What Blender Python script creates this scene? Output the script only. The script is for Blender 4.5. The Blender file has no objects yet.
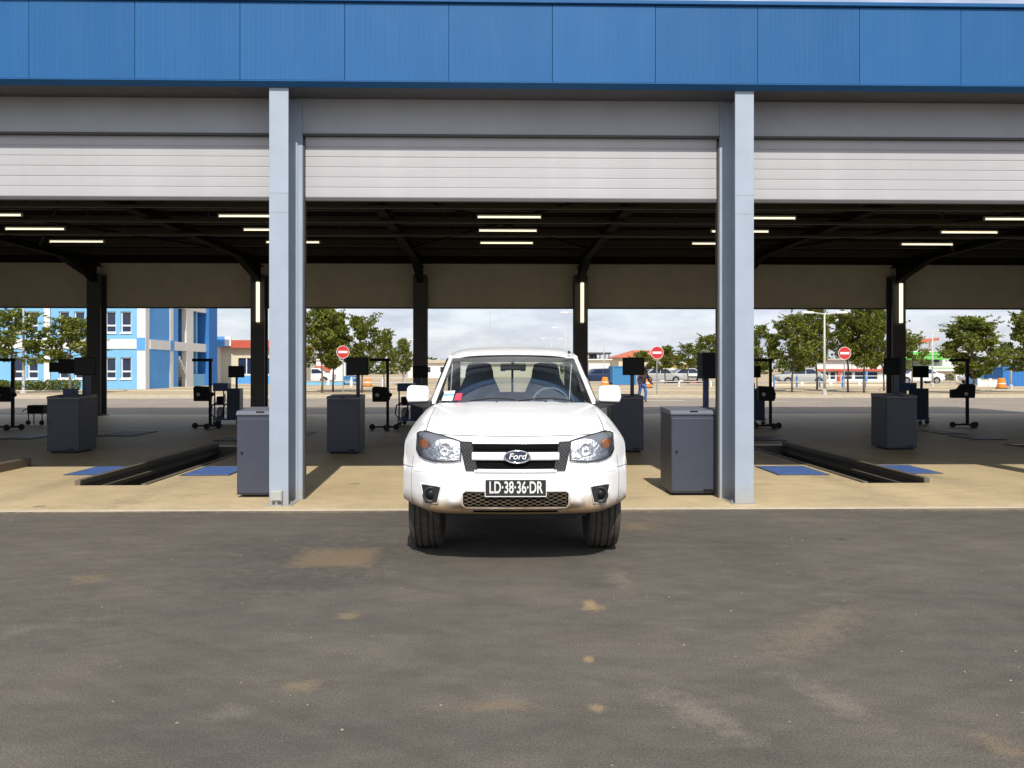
import bpy, bmesh, math, random
from mathutils import Vector, Matrix

# ------------------------------------------------------------------ camera, sky, sun, exposure
scene = bpy.context.scene
col = scene.collection
FPX, HZ, CAMH, YAW = 820.0, 368.0, 1.457, math.radians(1.25)
cam_data = bpy.data.cameras.new('camera'); cam = bpy.data.objects.new('camera', cam_data); col.objects.link(cam)
cam_data.sensor_width = 36.0; cam_data.lens = FPX / 1024 * 36
cam_data.shift_y = -(384 - HZ) / 1024; cam_data.clip_start = 0.1; cam_data.clip_end = 4000
cam.location = (0, 0, CAMH); cam.rotation_euler = (math.pi / 2, 0, -YAW)
scene.camera = cam

SUN_EL, SUN_AZ = math.radians(47), math.radians(3)      # the sun stands behind the camera, a touch to the right
world = bpy.data.worlds.new('World'); scene.world = world; world.use_nodes = True
wn = world.node_tree.nodes; wl = world.node_tree.links; wn.clear()
w_out = wn.new('ShaderNodeOutputWorld'); w_bg = wn.new('ShaderNodeBackground'); w_bg.inputs[1].default_value = 0.15
w_sky = wn.new('ShaderNodeTexSky'); w_sky.sky_type = 'NISHITA'; w_sky.sun_disc = False
w_sky.sun_elevation = SUN_EL; w_sky.sun_rotation = math.pi - SUN_AZ; w_sky.dust_density = 1.5; w_sky.air_density = 1.0
w_tc = wn.new('ShaderNodeTexCoord'); w_map = wn.new('ShaderNodeMapping'); w_map.inputs['Scale'].default_value = (2.0, 2.0, 7.0)
w_noise = wn.new('ShaderNodeTexNoise'); w_noise.inputs['Scale'].default_value = 2.2; w_noise.inputs['Detail'].default_value = 7; w_noise.inputs['Roughness'].default_value = 0.55
w_ramp = wn.new('ShaderNodeValToRGB'); w_ramp.color_ramp.elements[0].position = 0.36; w_ramp.color_ramp.elements[1].position = 0.64
w_ramp.color_ramp.elements[0].color = (.6, .6, .6, 1); w_ramp.color_ramp.elements[1].color = (.95, .95, .95, 1)
w_mix = wn.new('ShaderNodeMixRGB'); w_mix.inputs[2].default_value = (4.55, 4.75, 5.5, 1)
w_n2 = wn.new('ShaderNodeTexNoise'); w_n2.inputs['Scale'].default_value = 5.5; w_n2.inputs['Detail'].default_value = 8; w_n2.inputs['Roughness'].default_value = .6; wl.new(w_map.outputs[0], w_n2.inputs['Vector'])
w_r2 = wn.new('ShaderNodeValToRGB'); w_r2.color_ramp.elements[0].position = .38; w_r2.color_ramp.elements[1].position = .62; w_r2.color_ramp.elements[0].color = (3.3, 3.55, 4.3, 1); w_r2.color_ramp.elements[1].color = (4.9, 5.05, 5.6, 1)
wl.new(w_n2.outputs['Fac'], w_r2.inputs[0]); wl.new(w_r2.outputs[0], w_mix.inputs[2])
wl.new(w_tc.outputs['Generated'], w_map.inputs['Vector']); wl.new(w_map.outputs[0], w_noise.inputs['Vector'])
wl.new(w_noise.outputs['Fac'], w_ramp.inputs[0]); wl.new(w_ramp.outputs[0], w_mix.inputs[0])
wl.new(w_sky.outputs[0], w_mix.inputs[1]); wl.new(w_mix.outputs[0], w_bg.inputs[0]); wl.new(w_bg.outputs[0], w_out.inputs[0])

sun_data = bpy.data.lights.new('sun', 'SUN'); sun_data.energy = 3.7; sun_data.angle = math.radians(0.55); sun_data.color = (1.0, .95, .87)
sun = bpy.data.objects.new('sun', sun_data); col.objects.link(sun); sun.location = (3, -20, 30)
sun.rotation_euler = Vector((-math.sin(SUN_AZ) * math.cos(SUN_EL), math.cos(SUN_AZ) * math.cos(SUN_EL), -math.sin(SUN_EL))).to_track_quat('-Z', 'Y').to_euler()

vs = scene.view_settings
vs.view_transform = 'Standard'; vs.look = 'None'; vs.gamma = 1.0; vs.use_curve_mapping = False; vs.exposure = 0.28
scene.cycles.max_bounces = 8; scene.cycles.diffuse_bounces = 4; scene.cycles.transparent_max_bounces = 16
scene.cycles.use_denoising = True

# ------------------------------------------------------------------ pixel helpers (direction only; the distance is given)
SY, CY = math.sin(YAW), math.cos(YAW)
def atd(px, d):
    s = (px - 512) / FPX
    return (d * (s * CY + SY), d * (CY - s * SY))
def ground(px, py): return atd(px, CAMH * FPX / (py - HZ))
def zat(py, d): return CAMH + (HZ - py) * d / FPX

# ------------------------------------------------------------------ materials
def new_mat(name):
    m = bpy.data.materials.new(name); m.use_nodes = True
    nt = m.node_tree; b = nt.nodes['Principled BSDF']
    return m, nt, b
def mat(name, color, rough=.6, metal=0.0, var=.12, scale=6.0, bump=0.0, bscale=60.0, coat=0.0, dirt=None, spec=.5):
    """plain procedural surface: colour mottled by noise, optional fine relief"""
    m, nt, b = new_mat(name); n, l = nt.nodes, nt.links
    tc = n.new('ShaderNodeTexCoord')
    nz = n.new('ShaderNodeTexNoise'); nz.inputs['Scale'].default_value = scale; nz.inputs['Detail'].default_value = 6; nz.inputs['Roughness'].default_value = .62
    l.new(tc.outputs['Object'], nz.inputs['Vector'])
    mr = n.new('ShaderNodeMapRange'); mr.inputs[1].default_value = .3; mr.inputs[2].default_value = .7
    mr.inputs[3].default_value = 1 - var; mr.inputs[4].default_value = 1 + var; l.new(nz.outputs['Fac'], mr.inputs[0])
    mx = n.new('ShaderNodeMixRGB'); mx.blend_type = 'MULTIPLY'; mx.inputs[0].default_value = 1; mx.inputs[1].default_value = (*color, 1)
    l.new(mr.outputs[0], mx.inputs[2]); last = mx.outputs[0]
    if dirt:                                                   # (z_low, z_high, colour, amount): splashed dirt with a ragged upper edge
        z0, z1, dc, amt = dirt
        sp = n.new('ShaderNodeSeparateXYZ'); l.new(tc.outputs['Object'], sp.inputs[0])
        n2 = n.new('ShaderNodeTexNoise'); n2.inputs['Scale'].default_value = 9; n2.inputs['Detail'].default_value = 5; l.new(tc.outputs['Object'], n2.inputs['Vector'])
        ad = n.new('ShaderNodeMath'); ad.operation = 'MULTIPLY_ADD'; ad.inputs[1].default_value = (z1 - z0) * 1.6; ad.inputs[2].default_value = -(z1 - z0) * .8
        l.new(n2.outputs['Fac'], ad.inputs[0])
        a2 = n.new('ShaderNodeMath'); l.new(sp.outputs[2], a2.inputs[0]); l.new(ad.outputs[0], a2.inputs[1])
        m2 = n.new('ShaderNodeMapRange'); m2.inputs[1].default_value = z0; m2.inputs[2].default_value = z1; m2.inputs[3].default_value = amt; m2.inputs[4].default_value = 0
        l.new(a2.outputs[0], m2.inputs[0])
        mx2 = n.new('ShaderNodeMixRGB'); l.new(m2.outputs[0], mx2.inputs[0]); l.new(last, mx2.inputs[1]); mx2.inputs[2].default_value = (*dc, 1); last = mx2.outputs[0]
    l.new(last, b.inputs['Base Color'])
    b.inputs['Metallic'].default_value = metal; b.inputs['Specular IOR Level'].default_value = spec
    rr = n.new('ShaderNodeMapRange'); rr.inputs[3].default_value = max(.02, rough - .08); rr.inputs[4].default_value = min(1, rough + .08)
    l.new(nz.outputs['Fac'], rr.inputs[0]); l.new(rr.outputs[0], b.inputs['Roughness'])
    b.inputs['Coat Weight'].default_value = coat; b.inputs['Coat Roughness'].default_value = .04
    if bump:
        nb = n.new('ShaderNodeTexNoise'); nb.inputs['Scale'].default_value = bscale; nb.inputs['Detail'].default_value = 4; l.new(tc.outputs['Object'], nb.inputs['Vector'])
        bp = n.new('ShaderNodeBump'); bp.inputs['Strength'].default_value = bump; bp.inputs['Distance'].default_value = .02
        l.new(nb.outputs['Fac'], bp.inputs['Height']); l.new(bp.outputs[0], b.inputs['Normal'])
    return m
def emit(name, color, strength):
    m, nt, b = new_mat(name); b.inputs['Base Color'].default_value = (.8, .8, .75, 1)
    b.inputs['Emission Color'].default_value = (*color, 1); b.inputs['Emission Strength'].default_value = strength
    return m
def glass(name, tint, gloss=.5, rough=.02, fres=1.45, floor=.04):
    m, nt, b = new_mat(name); n, l = nt.nodes, nt.links; n.remove(b); out = [x for x in n if x.type == 'OUTPUT_MATERIAL'][0]
    t = n.new('ShaderNodeBsdfTransparent'); t.inputs[0].default_value = (*tint, 1)
    g = n.new('ShaderNodeBsdfGlossy'); g.inputs['Roughness'].default_value = rough; g.inputs[0].default_value = (.9, .95, 1, 1)
    f = n.new('ShaderNodeFresnel'); f.inputs[0].default_value = fres
    a = n.new('ShaderNodeMath'); a.inputs[1].default_value = floor; l.new(f.outputs[0], a.inputs[0])
    mx = n.new('ShaderNodeMixShader'); l.new(a.outputs[0], mx.inputs[0]); l.new(t.outputs[0], mx.inputs[1]); l.new(g.outputs[0], mx.inputs[2])
    l.new(mx.outputs[0], out.inputs[0])
    return m

def ground_mat(name, base, dust, specks, patches=(), rough=.9, dust_amt=.35, streak=1.0, crack=True, spec=.25, tracks=0.0):
    """asphalt or concrete: large stains, drifted dust, aggregate grain and patches of sand at given places"""
    m, nt, b = new_mat(name); n, l = nt.nodes, nt.links
    tc = n.new('ShaderNodeTexCoord'); P = tc.outputs['Object']
    def noise(scale, detail=6, rough_=.6, vec=P, sc3=None):
        if sc3:
            mp = n.new('ShaderNodeMapping'); mp.inputs['Scale'].default_value = sc3; l.new(vec, mp.inputs['Vector']); vec = mp.outputs[0]
        x = n.new('ShaderNodeTexNoise'); x.inputs['Scale'].default_value = scale; x.inputs['Detail'].default_value = detail; x.inputs['Roughness'].default_value = rough_
        l.new(vec, x.inputs['Vector']); return x.outputs['Fac']
    def rng(v, a, b_, c, d):
        x = n.new('ShaderNodeMapRange'); x.inputs[1].default_value = a; x.inputs[2].default_value = b_; x.inputs[3].default_value = c; x.inputs[4].default_value = d
        l.new(v, x.inputs[0]); return x.outputs[0]
    def mixc(f, a, c, mode='MIX'):
        x = n.new('ShaderNodeMixRGB'); x.blend_type = mode
        if isinstance(f, float): x.inputs[0].default_value = f
        else: l.new(f, x.inputs[0])
        l.new(a, x.inputs[1]) if not isinstance(a, tuple) else setattr(x.inputs[1], 'default_value', (*a, 1))
        l.new(c, x.inputs[2]) if not isinstance(c, tuple) else setattr(x.inputs[2], 'default_value', (*c, 1))
        return x.outputs[0]
    def mth(op, a, c):
        x = n.new('ShaderNodeMath'); x.operation = op
        for i, v in enumerate((a, c)):
            if isinstance(v, (int, float)): x.inputs[i].default_value = v
            else: l.new(v, x.inputs[i])
        return x.outputs[0]
    big = noise(.33, 7, .68); mid = noise(2.6, 8, .78); fine = noise(90, 3, .6); grain = noise(260, 2, .5)
    st = noise(.8, 5, .65, sc3=(.35, 2.2, 1))
    c = mixc(rng(big, .35, .68, 0, dust_amt), base, dust)
    c = mixc(rng(mth('MULTIPLY', mid, st), .2, .42, 0, dust_amt * 1.1 * streak), c, dust)
    dark = rng(noise(.9, 8, .75, sc3=(1.3, .6, 1)), .32, .64, .82, 1.08)
    c = mixc(1.0, c, dark, 'MULTIPLY')
    pn = rng(noise(11, 7, .8), .3, .7, -.95, .95); pn2 = rng(noise(16, 7, .8), .3, .7, -.3, .3)
    if tracks:                                             # faint tyre sweeps and drag marks: long thin streaks in three directions
        for ang, sc_, seed in ((.08, (.16, 5.0, 1), 3.1), (.62, (.22, 4.0, 1), 7.7), (-.45, (.2, 4.5, 1), 12.3)):
            m1 = n.new('ShaderNodeMapping'); m1.inputs['Rotation'].default_value = (0, 0, ang); m1.inputs['Location'].default_value = (seed, seed * .7, 0); l.new(P, m1.inputs['Vector'])
            tk = noise(1.5, 6, .7, m1.outputs[0], sc_)
            c = mixc(1.0, c, rng(tk, .34, .66, 1 - tracks, 1 + tracks), 'MULTIPLY')
        ms = noise(.55, 3, .5); ds = noise(14, 8, .8)
        c = mixc(rng(mth('MULTIPLY', ms, ds), .30, .40, 0, .45), c, dust)
        vd = n.new('ShaderNodeTexVoronoi'); vd.inputs['Scale'].default_value = .9; l.new(P, vd.inputs['Vector'])
        c = mixc(rng(mth('ADD', vd.outputs['Distance'], rng(ds, .3, .7, -.05, .05)), .03, .075, .5, 0), c, (.03, .028, .026))
    for (cx, cy, rx, ry, rot, colr, amt) in patches:
        mp = n.new('ShaderNodeMapping'); mp.vector_type = 'TEXTURE'; mp.inputs['Location'].default_value = (cx, cy, 0)
        mp.inputs['Rotation'].default_value = (0, 0, rot); mp.inputs['Scale'].default_value = (rx, ry, 1); l.new(P, mp.inputs['Vector'])
        sharp = amt > 1
        if sharp:                                          # a squarish mended patch
            sx_ = n.new('ShaderNodeSeparateXYZ'); l.new(mp.outputs[0], sx_.inputs[0])
            e = mth('ADD', mth('MAXIMUM', mth('ABSOLUTE', sx_.outputs[0], 0), mth('ABSOLUTE', sx_.outputs[1], 0)), pn2); amt -= .5
        else:
            ln = n.new('ShaderNodeVectorMath'); ln.operation = 'LENGTH'; l.new(mp.outputs[0], ln.inputs[0])
            e = mth('ADD', ln.outputs['Value'], pn)
        c = mixc(rng(e, .7, 1.1, amt * .8, 0) if sharp else rng(e, .25, 1.25, amt * .62, 0), c, colr)
    c = mixc(1.0, c, rng(fine, .3, .7, .72, 1.28), 'MULTIPLY')
    c = mixc(1.0, c, rng(grain, .3, .7, 1 - specks, 1 + specks), 'MULTIPLY')
    if crack:
        vo = n.new('ShaderNodeTexVoronoi'); vo.inputs['Scale'].default_value = 3.1; l.new(P, vo.inputs['Vector'])
        c = mixc(rng(vo.outputs['Distance'], .012, .022, .55, 0), c, (.42, .36, .26))
    l.new(c, b.inputs['Base Color']); b.inputs['Roughness'].default_value = rough; b.inputs['Specular IOR Level'].default_value = spec
    bp = n.new('ShaderNodeBump'); bp.inputs['Strength'].default_value = .45; bp.inputs['Distance'].default_value = .006
    l.new(mth('ADD', fine, grain), bp.inputs['Height']); l.new(bp.outputs[0], b.inputs['Normal'])
    return m

SAND = (.30, .215, .115)
M = {}
def forecourt_patches():
    out = []
    def p(x0, y0, x1, y1, colr, amt, rot=0.0, soft=1.0):
        a = ground((x0 + x1) / 2, (y0 + y1) / 2); l_ = ground(x0, (y0 + y1) / 2); r_ = ground(x1, (y0 + y1) / 2)
        t_ = ground((x0 + x1) / 2, y0); b_ = ground((x0 + x1) / 2, y1)
        out.append((a[0], a[1], abs(r_[0] - l_[0]) / 2 * soft, abs(t_[1] - b_[1]) / 2 * soft, rot, colr, amt))
    p(240, 534, 405, 584, (.05, .046, .042), .8); p(294, 547, 378, 567, (.21, .155, .09), 1.25); p(582, 600, 600, 611, (.42, .29, .13), .9); p(582, 656, 594, 663, (.42, .29, .13), .8)
    p(588, 704, 608, 712, (.38, .28, .14), .7); p(336, 612, 362, 620, SAND, .7); p(284, 680, 326, 692, SAND, .6)
    p(608, 568, 632, 590, (.2, .17, .13), .7); p(610, 522, 660, 530, SAND, .5); p(465, 700, 530, 712, SAND, .45)
    p(330, 640, 420, 665, (.17, .15, .12), .6); p(985, 735, 1020, 760, SAND, .5); p(70, 572, 110, 584, SAND, .45)
    p(200, 705, 260, 720, (.2, .175, .14), .6); p(0, 625, 30, 640, (.2, .175, .14), .6)
    for (a, b_, w, colr, amt) in (((655, 690), (760, 745), .10, (.23, .2, .16), .75), ((795, 678), (880, 725), .09, (.23, .2, .16), .7), ((770, 660), (850, 605), .16, (.24, .195, .13), .55)):
        A = Vector(ground(*a)); B = Vector(ground(*b_)); C = (A + B) / 2; D = B - A
        out.append((C.x, C.y, D.length / 2, w, math.atan2(D.y, D.x), colr, amt))
    for i in range(16): out.append((-17 + i * 2.2 + .4 * math.sin(i * 5), 8.40 - .03 * math.sin(i * 3.3), 1.1, .10 + .05 * math.sin(i * 1.9), 0, (.36, .28, .17), .85))
    A = Vector(ground(280, 545)); out.append((A.x, A.y, .8, .35, 0, (.06, .055, .05), .5))
    A = Vector(ground(290, 582)); out.append((A.x, A.y, .5, .22, 0, (.055, .05, .048), .5))
    return out
def slab_patches():
    out = []
    for k in range(-1, 2):
        for s in (-.72, .72): out.append((.2 + 4.91 * k + s, 11.5, .22, 3.4, 0, (.24, .19, .125), .6))
    for (x, y, r) in ((-3.4, 9.4, .3), (3.3, 10.1, .25), (6.2, 9.3, .35), (-6.4, 9.7, .3), (1.6, 9.1, .25), (4.0, 9.0, .4), (-4.0, 8.9, .5)): out.append((x, y, r, r * .5, .3, (.25, .2, .13), .5))
    return out
M['asphalt'] = ground_mat('asphalt', (.096, .087, .075), (.158, .134, .104), .6, forecourt_patches(), dust_amt=.4, tracks=.085)
M['rear_asphalt'] = ground_mat('dusty_rear_asphalt', (.24, .21, .18), (.34, .28, .2), .15, dust_amt=.5, crack=False)
M['slab'] = ground_mat('floor_concrete', (.51, .405, .235), (.56, .45, .28), .10, slab_patches(), dust_amt=.6, crack=False, rough=.55, spec=.2, tracks=.05)
M['sand'] = ground_mat('sandy_ground', (.36, .28, .17), (.46, .37, .24), .2, dust_amt=.8, crack=False)
M['kerb'] = mat('kerb_concrete', (.48, .42, .32), .9, bump=.3)
M['gravel'] = mat('gravel_stone', (.30, .26, .2), .9, var=.4, scale=3)
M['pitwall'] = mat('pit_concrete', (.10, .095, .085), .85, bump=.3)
M['rim'] = mat('pit_rim_steel', (.15, .125, .09), .6, .3, bump=.1)
M['plate_blue'] = mat('blue_painted_plate', (.06, .125, .33), .55, .0, var=.25)
M['steel_dark'] = mat('dark_steel', (.05, .05, .052), .5, .4)
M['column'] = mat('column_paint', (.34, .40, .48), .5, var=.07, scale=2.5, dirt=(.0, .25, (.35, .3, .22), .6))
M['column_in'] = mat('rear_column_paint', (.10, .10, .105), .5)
M['lintel'] = mat('lintel_sheet', (.385, .40, .435), .55, var=.08, scale=1.6)
M['slat'] = mat('shutter_slat', (.445, .445, .46), .5, var=.06, scale=1.8, spec=.3)
M['shutter_dark'] = mat('shutter_bar', (.07, .07, .07), .6)
M['soffit'] = mat('soffit_sheet', (.10, .10, .105), .7)
M['rearpanel'] = mat('rear_panel_sheet', (.84, .76, .60), .6, var=.06, scale=2)
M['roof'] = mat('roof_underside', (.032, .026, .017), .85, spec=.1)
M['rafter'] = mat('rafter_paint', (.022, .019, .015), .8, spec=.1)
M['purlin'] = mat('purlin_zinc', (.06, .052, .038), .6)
M['trim'] = mat('fascia_trim', (.018, .105, .27), .5, var=.06, spec=.2)
M['cladding'] = mat('side_cladding', (.42, .44, .47), .5)
def fascia_mat():
    m, nt, b = new_mat('blue_fascia_sheet'); n, l = nt.nodes, nt.links
    tc = n.new('ShaderNodeTexCoord'); wv = n.new('ShaderNodeTexWave'); wv.inputs['Scale'].default_value = 6.2; wv.bands_direction = 'X'
    l.new(tc.outputs['Object'], wv.inputs['Vector'])
    nz = n.new('ShaderNodeTexNoise'); nz.inputs['Scale'].default_value = .8; nz.inputs['Detail'].default_value = 6; l.new(tc.outputs['Object'], nz.inputs['Vector'])
    r = n.new('ShaderNodeValToRGB'); r.color_ramp.elements[0].position = .3; r.color_ramp.elements[1].position = .7
    r.color_ramp.elements[0].color = (.018, .104, .272, 1); r.color_ramp.elements[1].color = (.022, .120, .305, 1); l.new(nz.outputs['Fac'], r.inputs[0])
    oi = n.new('ShaderNodeObjectInfo'); mr = n.new('ShaderNodeMapRange'); mr.inputs[3].default_value = .94; mr.inputs[4].default_value = 1.06; l.new(oi.outputs['Random'], mr.inputs[0])
    mp = n.new('ShaderNodeMapping'); mp.inputs['Scale'].default_value = (9, 9, .5); l.new(tc.outputs['Object'], mp.inputs['Vector'])
    st = n.new('ShaderNodeTexNoise'); st.inputs['Scale'].default_value = 1.4; st.inputs['Detail'].default_value = 7; l.new(mp.outputs[0], st.inputs['Vector'])
    m3 = n.new('ShaderNodeMapRange'); m3.inputs[1].default_value = .45; m3.inputs[2].default_value = .75; m3.inputs[3].default_value = 0; m3.inputs[4].default_value = .045; l.new(st.outputs['Fac'], m3.inputs[0])
    x1 = n.new('ShaderNodeMixRGB'); x1.blend_type = 'MULTIPLY'; x1.inputs[0].default_value = 1; l.new(r.outputs[0], x1.inputs[1]); l.new(mr.outputs[0], x1.inputs[2])
    x2 = n.new('ShaderNodeMixRGB'); l.new(m3.outputs[0], x2.inputs[0]); l.new(x1.outputs[0], x2.inputs[1]); x2.inputs[2].default_value = (.2, .24, .3, 1)
    l.new(x2.outputs[0], b.inputs['Base Color']); b.inputs['Roughness'].default_value = .55; b.inputs['Specular IOR Level'].default_value = .2
    bp = n.new('ShaderNodeBump'); bp.inputs['Strength'].default_value = .22; bp.inputs['Distance'].default_value = .004; l.new(wv.outputs['Fac'], bp.inputs['Height']); l.new(bp.outputs[0], b.inputs['Normal'])
    return m
M['fascia'] = fascia_mat()
M['tube'] = emit('lit_tube', (1.0, .88, .6), 1.2)
M['lamp_body'] = mat('lamp_housing', (.5, .5, .48), .5)
M['console'] = mat('console_paint', (.046, .053, .078), .5, var=.06)
M['console_lid'] = mat('console_lid', (.15, .16, .2), .45, var=.05)
M['black'] = mat('black_plastic', (.010, .010, .012), .6, spec=.2)
M['screen'] = mat('dark_screen', (.006, .007, .009), .4, spec=.2)
M['navy'] = mat('navy_paint', (.02, .035, .09), .45)
M['equip_blue'] = mat('equipment_blue', (.03, .07, .2), .45)
M['rubber'] = mat('rubber', (.02, .02, .02), .85)
M['lightgrey'] = mat('light_grey_paint', (.42, .43, .41), .55)
M['galv'] = mat('galvanised_steel', (.42, .43, .44), .45, .6)
M['pole_grey'] = mat('grey_pole', (.5, .5, .48), .5)
M['sign_red'] = mat('sign_red', (.52, .03, .03), .45, var=.04)
M['sign_white'] = mat('sign_white', (.8, .8, .8), .45, var=.03)
# truck
M['paint'] = mat('white_car_paint', (.84, .84, .83), .3, var=.004, coat=.5, dirt=(.43, .54, (.35, .22, .1), .95))
M['paint_hi'] = mat('white_car_paint_clean', (.84, .84, .83), .3, var=.004, coat=.5)
M['tyre'] = mat('tyre_rubber', (.07, .062, .052), .9, var=.3, scale=14, bump=.3)
M['wheel_rim'] = mat('wheel_rim_alloy', (.45, .45, .46), .35, .8)
M['trimblack'] = mat('black_trim', (.018, .018, .019), .55)
M['grille_dark'] = mat('grille_shade_black', (.006, .006, .006), .9, spec=.05)  # near-black colour stands in for the shade inside the openings
M['mesh_grey'] = mat('grille_mesh_grey', (.09, .095, .10), .45, .2)
M['mesh_dirty'] = mat('lower_mesh_dusty', (.10, .075, .045), .8, var=.4, scale=15)
M['chrome'] = mat('chrome', (.78, .79, .8), .12, 1.0, var=.02)
M['lamp_dark'] = mat('headlamp_housing', (.26, .265, .27), .3, .5)
M['reflector'] = mat('headlamp_reflector', (.70, .71, .73), .34, .85, var=.3, scale=60, bump=.7, bscale=45)
M['amber'] = mat('amber_lens', (.85, .28, .02), .25)
M['lampglass'] = glass('headlamp_glass', (.97, .98, 1), floor=.03)
M['windscreen'] = glass('windscreen_glass', (.93, .98, .98), floor=.13)
M['seat'] = mat('seat_fabric', (.20, .235, .30), .85, bump=.2)
M['dash'] = mat('dashboard', (.12, .14, .165), .7)
M['headliner'] = mat('headliner', (.35, .35, .33), .9)
M['badge_blue'] = mat('badge_navy', (.03, .04, .075), .3)
M['plate_black'] = mat('number_plate_black', (.02, .02, .022), .5)
M['plate_white'] = mat('plate_lettering', (.72, .72, .70), .5)
M['sticker_white'] = mat('sticker_white', (.62, .68, .68), .6)
M['sticker_blue'] = mat('sticker_blue', (.2, .42, .52), .6)
M['sticker_red'] = mat('sticker_red', (.5, .05, .09), .6)
# surroundings
M['wall_lightblue'] = mat('light_blue_render', (.19, .45, .70), .85, var=.05, scale=1.2)
M['wall_blue'] = mat('blue_render', (.10, .34, .72), .85, var=.05, scale=1.2)
M['wall_deepblue'] = mat('deep_blue_render', (.03, .17, .47), .8, var=.05)
M['wall_white'] = mat('white_render', (.74, .72, .68), .85, var=.05, scale=1.2)
M['wall_cream'] = mat('cream_render', (.64, .57, .42), .85, var=.06)
M['wall_yellow'] = mat('yellow_render', (.66, .52, .22), .85)
M['pane'] = mat('window_pane', (.02, .035, .075), .12, var=.2)
M['frame_white'] = mat('window_frame', (.75, .75, .74), .5)
M['roof_red'] = mat('red_roof', (.50, .13, .06), .75, var=.2, scale=3)
M['fascia_red'] = mat('red_fascia', (.50, .09, .05), .6)
M['green'] = mat('green_panel', (.14, .50, .10), .6)
M['orange'] = mat('orange_plastic', (.75, .25, .03), .6)
M['cont_blue'] = mat('container_blue', (.04, .2, .42), .6, var=.1)
M['dark_terrace'] = mat('dark_terrace', (.06, .06, .06), .8)
M['bark'] = mat('bark', (.16, .125, .085), .95, var=.3, bump=.5, bscale=30)
M['skin'] = mat('skin', (.10, .055, .035), .6)
M['cloth_navy'] = mat('navy_cloth', (.02, .025, .05), .9)
M['cloth_blue'] = mat('blue_trousers', (.05, .12, .36), .9)
M['hair'] = mat('dark_cap', (.012, .012, .014), .9)
def leaf_mat(name, c0, c1, c2):
    m, nt, b = new_mat(name); n, l = nt.nodes, nt.links
    g = n.new('ShaderNodeNewGeometry'); r = n.new('ShaderNodeValToRGB'); e = r.color_ramp.elements
    e[0].color = (*c0, 1); e[1].color = (*c2, 1); x = e.new(.55); x.color = (*c1, 1)
    l.new(g.outputs['Random Per Island'], r.inputs[0]); l.new(r.outputs[0], b.inputs['Base Color'])
    b.inputs['Roughness'].default_value = .6; b.inputs['Specular IOR Level'].default_value = .3
    t = n.new('ShaderNodeBsdfTranslucent'); l.new(r.outputs[0], t.inputs[0]); mx = n.new('ShaderNodeMixShader'); mx.inputs[0].default_value = .45
    out = [q for q in n if q.type == 'OUTPUT_MATERIAL'][0]
    l.new(b.outputs[0], mx.inputs[1]); l.new(t.outputs[0], mx.inputs[2]); l.new(mx.outputs[0], out.inputs[0])
    return m
M['leaf'] = leaf_mat('leaf_green', (.055, .088, .012), (.15, .185, .024), (.31, .30, .046))
M['leaf_far'] = leaf_mat('leaf_far', (.05, .08, .03), (.09, .12, .04), (.14, .16, .05))

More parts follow.
